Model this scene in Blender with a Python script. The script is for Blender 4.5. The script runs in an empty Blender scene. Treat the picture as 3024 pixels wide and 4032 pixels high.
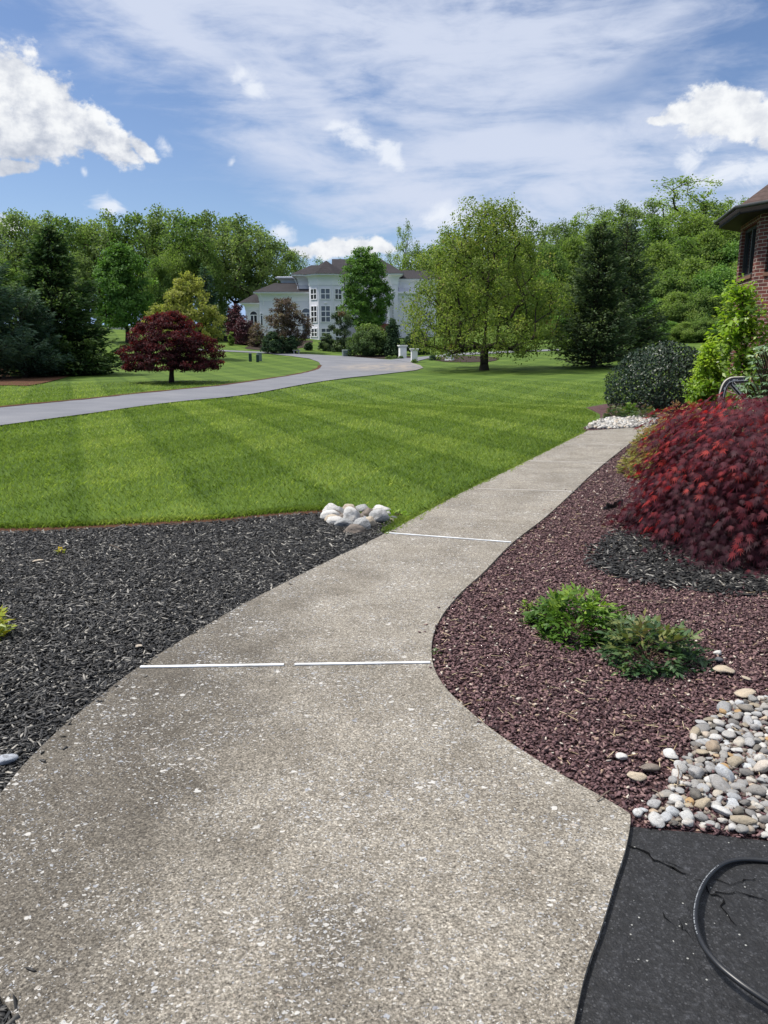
import bpy, math, random
import numpy as np
from mathutils import Vector, Matrix
from mathutils.geometry import delaunay_2d_cdt

S = bpy.context.scene
COL = S.collection
R_ = math.radians

# ------------------------------------------------------------------ camera
CAM_H, PITCH, FPX = 1.6, R_(12.2), 3030.0
cd = bpy.data.cameras.new('camera')
cam = bpy.data.objects.new('camera', cd); COL.objects.link(cam)
cam.location = (0, 0, CAM_H)
cam.rotation_euler = (math.pi / 2 - PITCH, 0, 0)
cd.sensor_fit = 'VERTICAL'; cd.sensor_height = 36.0
cd.lens = 36.0 * FPX / 4032.0
cd.clip_start = 0.05; cd.clip_end = 6000
S.camera = cam
S.render.resolution_x, S.render.resolution_y = 768, 1024

def ray(px, py):
    vx, vy = (px - 1512) / FPX, (2016 - py) / FPX
    c, s = math.cos(PITCH), math.sin(PITCH)
    return np.array([vx, c + s * vy, -s + c * vy])
def az_el(px, py):
    d = ray(px, py); d = d / np.linalg.norm(d)
    return math.atan2(d[0], d[1]), math.asin(d[2])

# ------------------------------------------------------------------ light
SUN_EL, SUN_AZ = R_(60), R_(-80)          # azimuth measured from +Y (the view) towards +X
sd = bpy.data.lights.new('sun', 'SUN'); sd.energy = 3.3; sd.angle = R_(4.5); sd.color = (1.0, .95, .88)
sun = bpy.data.objects.new('sun', sd); COL.objects.link(sun)
tosun = Vector((math.sin(SUN_AZ) * math.cos(SUN_EL), math.cos(SUN_AZ) * math.cos(SUN_EL), math.sin(SUN_EL)))
sun.rotation_euler = tosun.to_track_quat('Z', 'Y').to_euler()
sun.location = tosun * 50
S.view_settings.view_transform = 'Standard'; S.view_settings.look = 'None'
S.view_settings.gamma = 1; S.view_settings.use_curve_mapping = False
S.view_settings.exposure = 0.8

# ------------------------------------------------------------------ node expression helper
class E:
    """a float socket with arithmetic that adds Math nodes"""
    def __init__(s, nt, sock): s.nt, s.k = nt, sock
    def _m(s, op, *a, clamp=False):
        n = s.nt.nodes.new('ShaderNodeMath'); n.operation = op; n.use_clamp = clamp
        for i, v in enumerate((s,) + a):
            if isinstance(v, E): s.nt.links.new(v.k, n.inputs[i])
            else: n.inputs[i].default_value = v
        return E(s.nt, n.outputs[0])
    def __add__(s, o): return s._m('ADD', o)
    def __radd__(s, o): return s._m('ADD', o)
    def __sub__(s, o): return s._m('SUBTRACT', o)
    def __rsub__(s, o): return (s * -1.0) + o
    def __mul__(s, o): return s._m('MULTIPLY', o)
    def __rmul__(s, o): return s._m('MULTIPLY', o)
    def max(s, o): return s._m('MAXIMUM', o)
    def min(s, o): return s._m('MINIMUM', o)
    def sqrt(s): return s._m('SQRT')
    def sin(s): return s._m('SINE')
    def clamp(s): return s._m('ADD', 0.0, clamp=True)
    def gt(s, o): return s._m('GREATER_THAN', o)
    def ss(s, a, b, lo=0.0, hi=1.0):
        n = s.nt.nodes.new('ShaderNodeMapRange'); n.interpolation_type = 'SMOOTHSTEP'
        s.nt.links.new(s.k, n.inputs[0])
        for i, v in zip((1, 2, 3, 4), (a, b, lo, hi)): n.inputs[i].default_value = v
        return E(s.nt, n.outputs[0])
class G:
    """node graph helper"""
    def __init__(s, nt): s.nt = nt; s.N = nt.nodes; s.L = nt.links
    def new(s, t, **kw):
        n = s.N.new(t)
        for k, v in kw.items(): setattr(n, k, v)
        return n
    def coord(s, which='Object'):
        return s.new('ShaderNodeTexCoord').outputs[which]
    def sep(s, vec):
        n = s.new('ShaderNodeSeparateXYZ'); s.L.new(vec, n.inputs[0]); return [E(s.nt, o) for o in n.outputs]
    def comb(s, *v):
        n = s.new('ShaderNodeCombineXYZ')
        for i, a in enumerate(v):
            if isinstance(a, E): s.L.new(a.k, n.inputs[i])
            else: n.inputs[i].default_value = a
        return n.outputs[0]
    def noise(s, vec, scale, detail=4, rough=.55, dist=0.0, out=0):
        n = s.new('ShaderNodeTexNoise'); s.L.new(vec, n.inputs['Vector'])
        n.inputs['Scale'].default_value = scale; n.inputs['Detail'].default_value = detail
        n.inputs['Roughness'].default_value = rough; n.inputs['Distortion'].default_value = dist
        return E(s.nt, n.outputs[0])
    def voro(s, vec, scale, feature='F1', rnd=1.0):
        n = s.new('ShaderNodeTexVoronoi', feature=feature); s.L.new(vec, n.inputs['Vector'])
        n.inputs['Scale'].default_value = scale; n.inputs['Randomness'].default_value = rnd
        return n
    def map(s, vec, scale=(1, 1, 1), rot=(0, 0, 0), loc=(0, 0, 0)):
        n = s.new('ShaderNodeMapping'); s.L.new(vec, n.inputs[0])
        n.inputs['Scale'].default_value = scale; n.inputs['Rotation'].default_value = rot; n.inputs['Location'].default_value = loc
        return n.outputs[0]
    def ramp(s, fac, stops, interp='LINEAR'):
        n = s.new('ShaderNodeValToRGB'); n.color_ramp.interpolation = interp
        el = n.color_ramp.elements
        while len(el) < len(stops): el.new(.5)
        for e, (p, c) in zip(el, stops):
            e.position = p; e.color = (*c, 1)
        s.L.new(fac.k if isinstance(fac, E) else fac, n.inputs[0]); return n.outputs[0]
    def mix(s, fac, a, b, blend='MIX'):
        n = s.new('ShaderNodeMix', data_type='RGBA', blend_type=blend)
        for i, v in ((0, fac), (6, a), (7, b)):
            if isinstance(v, E): s.L.new(v.k, n.inputs[i])
            elif isinstance(v, (int, float)): n.inputs[i].default_value = v
            elif isinstance(v, tuple): n.inputs[i].default_value = (*v, 1)
            else: s.L.new(v, n.inputs[i])
        return n.outputs[2]
    def bump(s, h, strength, dist=.02):
        n = s.new('ShaderNodeBump'); n.inputs['Strength'].default_value = strength; n.inputs['Distance'].default_value = dist
        s.L.new(h.k if isinstance(h, E) else h, n.inputs['Height']); return n.outputs[0]

# ------------------------------------------------------------------ sky with clouds (world)
def build_world():
    w = bpy.data.worlds.new('World'); S.world = w; w.use_nodes = True
    nt = w.node_tree; nt.nodes.clear(); g = G(nt)
    sky = g.new('ShaderNodeTexSky', sky_type='NISHITA'); sky.sun_disc = False
    sky.sun_elevation = SUN_EL; sky.sun_rotation = SUN_AZ
    sky.air_density = 1.0; sky.dust_density = .35; sky.ozone_density = 2.0; sky.altitude = 150
    dirv = g.coord('Generated'); x, y, z = g.sep(dirv)
    az = x._m('ARCTAN2', y); el = z._m('ARCSINE')
    P = g.comb(az, el * 1.25, 0.0)
    warp = g.noise(P, 9, 3, .5); warp2 = g.noise(g.map(P, loc=(3.1, 1.7, 2)), 9, 3, .5)
    azw = az + (warp - .5) * .05; elw = el + (warp2 - .5) * .04
    fb = g.noise(P, 15, 9, .6); fb2 = g.noise(g.map(P, loc=(5, 2, 1)), 34, 7, .6)
    def ell(px, py, rx, ry, rot=0, gain=1.0):
        a0, e0 = az_el(px, py); a1, _ = az_el(px + rx, py); _, e1 = az_el(px, py - ry)
        ra, re = abs(a1 - a0), abs(e1 - e0)
        c, s_ = math.cos(R_(rot)), math.sin(R_(rot))
        dx, dy = azw - a0, elw - e0
        u = (dx * c + dy * s_) * (1 / ra); v = (dy * c - dx * s_) * (1 / re)
        return ((u * u + v * v).sqrt() * -1.0 + 1.0) * gain
    def union(lst):
        f = ell(*lst[0])
        for a in lst[1:]: f = f.max(ell(*a))
        return f
    # solid cumulus
    cum = union([(40, 330, 190, 190), (160, 420, 210, 190), (300, 500, 190, 140), (430, 560, 170, 85, -30), (120, 560, 260, 120),
                 (560, 600, 90, 34, -25), (-120, 420, 260, 280), (30, 660, 130, 45),
                 (2800, 430, 190, 95), (2680, 440, 120, 55), (2930, 470, 190, 120), (3060, 540, 170, 90), (2940, 390, 90, 60), (2600, 455, 70, 30), (2840, 500, 200, 70),
                 (1290, 975, 120, 50), (1400, 985, 150, 50), (1180, 990, 95, 34), (1500, 975, 90, 40),
                 (0, 880, 80, 50)])
    fb3 = g.noise(g.map(P, loc=(9, 4, 7)), 80, 5, .6)
    dens = cum * 1.15 + (fb - .5) * 1.0 + (fb2 - .5) * 1.05 + (fb3 - .5) * .8
    mask = dens.ss(.03, .46)
    # ragged bright wisps
    wis = union([(1400, 530, 120, 70, -25), (1520, 590, 100, 60, -45), (1330, 480, 70, 40), (960, 300, 95, 55), (1010, 360, 85, 50, -35),
                 (905, 645, 45, 26, 30), (650, 585, 60, 50, -50), (330, 690, 30, 40), (1560, 640, 60, 40, -50), (2720, 620, 110, 95), (2860, 690, 230, 90), (3010, 670, 230, 110), (1735, 830, 110, 70), (440, 815, 95, 55), (1090, 915, 70, 55)])
    wn = g.noise(g.map(P, scale=(1, 1.25, 1), rot=(0, 0, R_(24)), loc=(1, 4, 2)), 26, 8, .62, .6)
    wmask = (wis + (wn - .5) * 2.4).ss(.05, .95) * .85
    # thin high veil in streaks
    veil = union([(1500, 150, 1500, 330, -8), (2100, 560, 1050, 420, -12), (1750, 800, 700, 190, -16), (700, 120, 900, 190, -22), (1250, 420, 600, 130, -30),
                  (3000, 900, 500, 260)])
    vn = g.noise(g.map(P, scale=(.55, 1.9, 1), rot=(0, 0, R_(18))), 7.5, 7, .58, .7)
    vn2 = g.noise(g.map(P, scale=(.8, 1.5, 1), rot=(0, 0, R_(-20)), loc=(2, 7, 4)), 12, 6, .6, .4)
    vn3 = g.noise(g.map(P, scale=(.7, 2.6, 1), rot=(0, 0, R_(28)), loc=(6, 1, 3)), 20, 7, .62, .8)
    vmask = (veil * .62 + (vn - .5) * 2.3 + (vn2 - .5) * 1.1 + (vn3 - .5) * .7 + .16).ss(-.35, .85) * .9
    # blue holes
    hole = union([(720, 640, 560, 150, -14), (2480, 330, 420, 110, 14), (250, 230, 420, 70, -30)])
    hole = hole + (vn - .5) * 1.4
    vmask = vmask * (1.0 - hole.ss(-.2, .8) * .6)
    # cloud light: bright heads, grey bottoms
    _, e_lo = az_el(300, 640); _, e_hi = az_el(300, 330)
    head = (el + (az + .38) * .22 + (fb - .5) * .12 + (fb2 - .5) * .16).ss(e_lo - .01, e_hi + .0)
    puff = (fb2 * .6 + fb * .4).ss(.38, .6)
    _, e_h = az_el(1300, 900); low = el.ss(e_h - .03, e_h + .05)          # low far cumulus stay bright
    shade = head.max(1.0 - low) * .5 + puff * .5
    ccol = g.ramp(shade, [(0, (2.7, 3.0, 3.6)), (.45, (4.0, 4.2, 4.6)), (1, (5.5, 5.6, 5.7))])
    tint = g.new('ShaderNodeMix', data_type='RGBA', blend_type='MULTIPLY'); tint.inputs[0].default_value = 1
    g.L.new(sky.outputs[0], tint.inputs[6]); tint.inputs[7].default_value = (.60, .62, .70, 1)
    hzn = el.ss(.0, .16)
    base = g.mix(hzn, (2.1, 3.1, 5.2), tint.outputs[2])
    c = g.mix(vmask, base, (3.95, 4.3, 5.15))
    c = g.mix(wmask, c, (5.0, 5.25, 5.7))
    c = g.mix(mask, c, ccol)
    # bright veil overhead, out of view, added as fill light
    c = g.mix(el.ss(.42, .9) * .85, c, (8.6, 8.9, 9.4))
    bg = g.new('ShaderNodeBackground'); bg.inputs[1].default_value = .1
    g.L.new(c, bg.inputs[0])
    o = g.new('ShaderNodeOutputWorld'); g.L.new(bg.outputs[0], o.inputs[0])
build_world()

# ------------------------------------------------------------------ tags and object helpers
def tag(o, label=None, cat=None, group=None, kind=None):
    if label: o['label'] = label
    if cat: o['category'] = cat
    if group: o['group'] = group
    if kind: o['kind'] = kind
    return o
def thing(name, label, cat, loc=(0, 0, 0), rz=0.0, group=None, scale=1.0):
    o = bpy.data.objects.new(name, None); COL.objects.link(o)
    o.empty_display_size = .2
    o.location = loc; o.rotation_euler = (0, 0, rz)
    o.scale = (scale,) * 3 if isinstance(scale, (int, float)) else scale
    return tag(o, label, cat, group)
def dup(root, loc, rz=0.0, scale=1.0, label=None, group=None):
    r = root.copy(); COL.objects.link(r); r.location = loc; r.rotation_euler = (0, 0, rz)
    r.scale = (scale,) * 3 if isinstance(scale, (int, float)) else scale
    if label: r['label'] = label
    if group: r['group'] = group
    for ch in list(root.children):
        c = ch.copy(); COL.objects.link(c); c.parent = r
        for gch in list(ch.children):
            d = gch.copy(); COL.objects.link(d); d.parent = c
    return r
def mk(name, V, F, mat, parent=None, smooth=False, tint=None, loc=None):
    """fast mesh from arrays. F: one (M,k) array or a list of such arrays"""
    V = np.asarray(V, np.float32).reshape(-1, 3)
    Fs = F if isinstance(F, list) and len(F) and isinstance(F[0], np.ndarray) else [np.asarray(F, np.int32)]
    Fs = [np.asarray(f, np.int32) for f in Fs if len(f)]
    me = bpy.data.meshes.new(name)
    me.vertices.add(len(V)); me.vertices.foreach_set('co', V.ravel())
    li = np.concatenate([f.ravel() for f in Fs]); cnt = np.concatenate([np.full(len(f), f.shape[1], np.int32) for f in Fs])
    st = np.concatenate([[0], np.cumsum(cnt)[:-1]]).astype(np.int32)
    me.loops.add(len(li)); me.loops.foreach_set('vertex_index', li)
    me.polygons.add(len(cnt)); me.polygons.foreach_set('loop_start', st)
    try: me.polygons.foreach_set('loop_total', cnt)
    except Exception: pass
    if smooth: me.polygons.foreach_set('use_smooth', np.ones(len(cnt), bool))
    if tint is not None:
        a = me.attributes.new('tint', 'FLOAT', 'FACE'); a.data.foreach_set('value', np.asarray(tint, np.float32))
    me.update(calc_edges=True)
    me.materials.append(mat)
    o = bpy.data.objects.new(name, me); COL.objects.link(o)
    if parent: o.parent = parent
    if loc is not None: o.location = loc
    return o
class MB:
    """collects boxes, prisms and tubes into one mesh"""
    def __init__(s): s.V = []; s.F = []
    def add(s, V, F):
        b = len(s.V); s.V += [tuple(v) for v in V]; s.F += [tuple(i + b for i in f) for f in F]; return s
    def box(s, x0, x1, y0, y1, z0, z1):
        V = [(x, y, z) for z in (z0, z1) for y in (y0, y1) for x in (x0, x1)]
        return s.add(V, [(0, 2, 3, 1), (4, 5, 7, 6), (0, 1, 5, 4), (2, 6, 7, 3), (0, 4, 6, 2), (1, 3, 7, 5)])
    def prism(s, poly, z0, z1, poly2=None):
        n = len(poly); p2 = poly2 or poly
        V = [(x, y, z0) for x, y in poly] + [(x, y, z1) for x, y in p2]
        F = [tuple(range(n))[::-1], tuple(range(n, 2 * n))] + [(i, (i + 1) % n, n + (i + 1) % n, n + i) for i in range(n)]
        return s.add(V, F)
    def quad(s, *p): return s.add(p, [tuple(range(len(p)))])
    def tube(s, pts, r, sides=8, r_end=None):
        pts = [Vector(p) for p in pts]; V = []; n = len(pts); up = Vector((0, 0, 1))
        for i, p in enumerate(pts):
            d = (pts[min(i + 1, n - 1)] - pts[max(i - 1, 0)]).normalized()
            a = d.cross(up); a = a if a.length > 1e-3 else d.cross(Vector((1, 0, 0)))
            a.normalize(); b = a.cross(d)
            rr = r if r_end is None else r + (r_end - r) * i / (n - 1)
            for k in range(sides):
                t = 2 * math.pi * k / sides
                V.append(p + a * (rr * math.cos(t)) + b * (rr * math.sin(t)))
        F = [(i * sides + k, i * sides + (k + 1) % sides, (i + 1) * sides + (k + 1) % sides, (i + 1) * sides + k) for i in range(n - 1) for k in range(sides)]
        F += [tuple(range(sides))[::-1], tuple((n - 1) * sides + k for k in range(sides))]
        return s.add(V, F)
    def build(s, name, mat, parent=None, smooth=False, bevel=0, loc=None):
        me = bpy.data.meshes.new(name); me.from_pydata(s.V, [], s.F); me.update()
        me.materials.append(mat)
        if smooth: me.polygons.foreach_set('use_smooth', np.ones(len(me.polygons), bool))
        o = bpy.data.objects.new(name, me); COL.objects.link(o)
        if parent: o.parent = parent
        if loc is not None: o.location = loc
        if bevel:
            m = o.modifiers.new('bevel', 'BEVEL'); m.width = bevel; m.segments = 2; m.limit_method = 'ANGLE'
        return o

# ------------------------------------------------------------------ materials
def mat(name, rough=.8, spec=.3):
    m = bpy.data.materials.new(name); m.use_nodes = True; nt = m.node_tree; g = G(nt)
    b = nt.nodes['Principled BSDF']; b.inputs['Roughness'].default_value = rough; b.inputs['Specular IOR Level'].default_value = spec
    return m, g, b
def setc(g, b, c, bump=None):
    if isinstance(c, tuple): b.inputs['Base Color'].default_value = (*c, 1)
    else: g.L.new(c, b.inputs['Base Color'])
    if bump is not None: g.L.new(bump, b.inputs['Normal'])
def plain(name, c1, c2=None, scale=6.0, rough=.7, spec=.3, bump=0.0, bscale=None):
    m, g, b = mat(name, rough, spec); co = g.coord()
    n = g.noise(co, scale, 5, .6)
    c2 = c2 or tuple(v * .8 for v in c1)
    setc(g, b, g.ramp(n, [(.3, c1), (.7, c2)]))
    if bump: g.L.new(g.bump(g.noise(co, bscale or scale * 6, 4, .6), bump), b.inputs['Normal'])
    return m
LEAF_GAIN = 1.35
def leaf_mat(name, stops, transl=.35, rough=.6, spec=.12, tcol=None, gain=None):
    m, g, b = mat(name, rough, spec); nt = m.node_tree
    a = g.new('ShaderNodeAttribute', attribute_name='tint')
    stops = [(p, tuple(min(.75, v * (gain or LEAF_GAIN)) for v in q)) for p, q in stops]
    c = g.ramp(a.outputs['Fac'], stops); setc(g, b, c)
    t = g.new('ShaderNodeBsdfTranslucent')
    gain = tcol or (1.1, 1.22, .62)
    cm = g.mix(1.0, c, gain, 'MULTIPLY'); g.L.new(cm, t.inputs[0])
    mx = g.new('ShaderNodeMixShader'); mx.inputs[0].default_value = transl
    g.L.new(b.outputs[0], mx.inputs[1]); g.L.new(t.outputs[0], mx.inputs[2])
    g.L.new(mx.outputs[0], nt.nodes['Material Output'].inputs[0])
    return m
def tint_mat(name, stops, rough=.8, spec=.25, noise=0.0, nscale=60):
    m, g, b = mat(name, rough, spec)
    a = g.new('ShaderNodeAttribute', attribute_name='tint')
    c = g.ramp(a.outputs['Fac'], stops)
    if noise:
        n = g.noise(g.coord(), nscale, 3, .6)
        c = g.mix(noise, c, g.ramp(n, [(.25, (.35, .35, .35)), (.75, (1, 1, 1))]), 'MULTIPLY')
    setc(g, b, c); return m

M = {}
M['bark'] = plain('bark', (.06, .048, .038), (.028, .022, .018), 9, .9, .1, .5)
M['bark_grey'] = plain('bark_grey', (.085, .075, .065), (.04, .035, .03), 9, .9, .1, .5)
M['stem'] = plain('stem', (.09, .06, .035), (.05, .03, .02), 12, .8, .2)

# ------------------------------------------------------------------ terrain
_r = np.array([0, 46, 58, 70, 82, 95, 115, 140, 165, 220, 400, 3000.])
_prof = {-.40: [0, 0, .35, 1.0, 2.2, 3.5, 4.3, 5, 5.5, 6, 6, 6],
         -.05: [0, 0, .28, .62, 1.3, 2.5, 3.5, 4.5, 5.5, 6.5, 7, 7],
         .30: [0, 0, .5, 1.05, 1.7, 2.6, 5, 9.5, 15, 20, 22, 22]}
_tab_r = np.arange(0, 420, 1.0); _k = np.hanning(15); _k /= _k.sum()
_tab = []
for a in sorted(_prof):
    t = np.interp(_tab_r, _r, _prof[a]); tp = np.pad(t, 7, mode='edge'); _tab.append(np.convolve(tp, _k, 'valid'))
def hgt(x, y):
    x = np.asarray(x, float); y = np.asarray(y, float)
    r = np.hypot(x, y); az = np.clip(np.arctan2(x, np.maximum(y, 1e-6)), -.40, .30)
    zs = [np.interp(r, _tab_r, t) for t in _tab]
    w = np.clip((az + .40) / .35, 0, 1); w = w * w * (3 - 2 * w); a = zs[0] * (1 - w) + zs[1] * w
    w = np.clip((az + .05) / .35, 0, 1); w = w * w * (3 - 2 * w)
    z = np.where(az < -.05, a, zs[1] * (1 - w) + zs[2] * w)
    z = np.where(y < 0, 0, z * np.clip(y / 10, 0, 1))
    z = z - .34 * np.exp(-((x - 2) ** 2 / 60 + (y - 27) ** 2 / 26))
    return z
def hz(x, y): return float(hgt(x, y))
def G0(px, py, z=0.0):
    d = ray(px, py); t = (z - CAM_H) / d[2]; return (d[0] * t, d[1] * t)
def T(px, py):
    """where the view ray meets the terrain"""
    d = ray(px, py); ts = np.concatenate([np.arange(1, 40, .1), np.arange(40, 330, .5)]) / d[1]
    f = CAM_H + ts * d[2] - hgt(ts * d[0], ts * d[1])
    i = np.argmax(f < 0) if (f < 0).any() else len(ts) - 1
    if i == 0: i = 1
    a, b = f[i - 1], f[i]; t = ts[i - 1] + (ts[i] - ts[i - 1]) * (a / (a - b) if a != b else 0)
    return (d[0] * t, d[1] * t)
def at(px, Y): d = ray(px, 1400); return d[0] / d[1] * Y           # X for a pixel column at distance Y
def zat(py, Y, px=1512): d = ray(px, py); return CAM_H + d[2] / d[1] * Y
U = 1.8228
def us(*pts): return [(x * U, y * U) for x, y in pts]
def gpoly(pts, z=0.0): return [G0(x, y, z) for x, y in pts]
def inpoly(x, y, poly):
    p = np.asarray(poly); r = np.zeros(len(x), bool); n = len(p); j = n - 1
    for i in range(n):
        xi, yi, xj, yj = p[i, 0], p[i, 1], p[j, 0], p[j, 1]
        c = ((yi > y) != (yj > y)) & (x < (xj - xi) * (y - yi) / ((yj - yi) or 1e-9) + xi)
        r ^= c; j = i
    return r
def smooth_line(pts, n=8, closed=False):
    """Catmull-Rom through points"""
    p = [np.array(q, float) for q in pts]; N = len(p); out = []
    rng_ = range(N if closed else N - 1)
    for i in rng_:
        a, b, c, d = (p[(i - 1) % N], p[i], p[(i + 1) % N], p[(i + 2) % N]) if closed else (p[max(i - 1, 0)], p[i], p[i + 1], p[min(i + 2, N - 1)])
        for k in range(n):
            t = k / n
            out.append(.5 * ((2 * b) + (c - a) * t + (2 * a - 5 * b + 4 * c - d) * t * t + (3 * b - a - 3 * c + d) * t ** 3))
    if not closed: out.append(p[-1])
    return [tuple(q) for q in out]
def sheet(name, poly, step, off, m, kind='structure', smooth=True):
    """a ground sheet that follows the terrain, off metres above it"""
    fine = []
    for i, p in enumerate(poly):
        q = poly[(i + 1) % len(poly)]; k = max(1, int(math.hypot(q[0] - p[0], q[1] - p[1]) / (step * 1.2)))
        fine += [(p[0] + (q[0] - p[0]) * j / k, p[1] + (q[1] - p[1]) * j / k) for j in range(k)]
    poly = fine
    P = np.array(poly); x0, y0 = P.min(0); x1, y1 = P.max(0)
    gx, gy = np.meshgrid(np.arange(x0, x1, step), np.arange(y0, y1, step)); gx, gy = gx.ravel(), gy.ravel()
    ok = inpoly(gx, gy, poly); pts = [Vector((a, b)) for a, b in zip(gx[ok], gy[ok])]
    n = len(poly); vs = [Vector(p) for p in poly] + pts
    v, e, f, *_ = delaunay_2d_cdt(vs, [(i, (i + 1) % n) for i in range(n)], [], 1, 1e-4)
    xy = np.array([(q.x, q.y) for q in v]); z = hgt(xy[:, 0], xy[:, 1]) + off
    f = [t if (xy[t[1]][0] - xy[t[0]][0]) * (xy[t[2]][1] - xy[t[0]][1]) - (xy[t[2]][0] - xy[t[0]][0]) * (xy[t[1]][1] - xy[t[0]][1]) > 0 else t[::-1] for t in map(list, f)]
    o = mk(name, np.column_stack([xy, z]), np.array(f), m, smooth=smooth)
    tag(o, kind=kind); return o

# lawn material: two crossing sets of mowing stripes, clumps and blades
STRIPE1, STRIPE2 = R_(-22), R_(25.4)
def stripe_val(x, y):
    def one(ang, ph):
        u = (x * math.cos(ang) - y * math.sin(ang)) / 1.25 + ph
        band = np.clip(np.sin(math.pi * u) * 3, -1, 1); w = np.abs((u % 1.0) - .5)            # alternate passes, and the dark seam between them
        return band, np.clip((w - .385) / .06, 0, 1)
    b1, l1 = one(STRIPE1, 0); b2, l2 = one(STRIPE2, .3)
    return .65 + .12 * b1 + .07 * b2 - .22 * l1 - .13 * l2
def lawn_mat():
    m, g, b = mat('lawn_turf', .85, .15); co = g.coord(); x, y, _ = g.sep(co)
    wob = (g.noise(co, .35, 2, .5) - .5) * 1.2
    def st(ang, ph, per):
        u = x * math.cos(ang) - y * math.sin(ang)
        return ((u + wob * .25) * (2 * math.pi / per) + ph).sin().ss(-.35, .35, -1, 1)
    def seam(ang, ph):
        u = (x * math.cos(ang) - y * math.sin(ang) + wob * .12) * (1 / 1.25) + ph
        return ((u._m('FRACT') - .5)._m('ABSOLUTE')).ss(.34, .48)
    s = st(STRIPE1, 0, 2.5) * .07 + st(STRIPE2, .94, 2.5) * .06 - seam(STRIPE1, 0) * .16 - seam(STRIPE2, .3) * .10  # light and dark of the mown lean, put into the turf colour
    n1 = g.noise(co, .5, 4, .6); n2 = g.noise(co, 7, 5, .65); n3 = g.noise(g.map(co, scale=(1, .55, 1)), 45, 3, .7)
    v = s + (n1 - .5) * .55 + (n2 - .5) * .5 + (n3 - .5) * .75 + .5
    c = g.ramp(v, [(0, (.026, .048, .008)), (.35, (.052, .092, .012)), (.65, (.080, .128, .018)), (1, (.14, .18, .04))])
    setc(g, b, c, g.bump(n3, .5, .03)); return m
M['lawn'] = lawn_mat()
def terrain():
    rs = np.concatenate([np.arange(0, 12, 1.0), np.arange(12, 60, .8), np.arange(60, 130, 2.0), np.arange(130, 260, 6), [300, 400, 700, 1500, 3000]])
    th = np.concatenate([np.linspace(-.75, .75, 150), np.linspace(.75, 2 * math.pi - .75, 40)[1:-1]])
    nr, nt_ = len(rs), len(th)
    Rg, Tg = np.meshgrid(rs, th, indexing='ij'); x = Rg * np.sin(Tg); y = Rg * np.cos(Tg)
    z = hgt(x, y)
    V = np.column_stack([x.ravel(), y.ravel(), z.ravel()])
    i, j = np.meshgrid(np.arange(nr - 1), np.arange(nt_), indexing='ij'); j2 = (j + 1) % nt_
    F = np.column_stack([(i * nt_ + j).ravel(), (i * nt_ + j2).ravel(), ((i + 1) * nt_ + j2).ravel(), ((i + 1) * nt_ + j).ravel()])[:, ::-1]
    F = F[nt_:] if False else F
    o = mk('lawn', V, F, M['lawn'], smooth=True); tag(o, kind='structure')
terrain()

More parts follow.
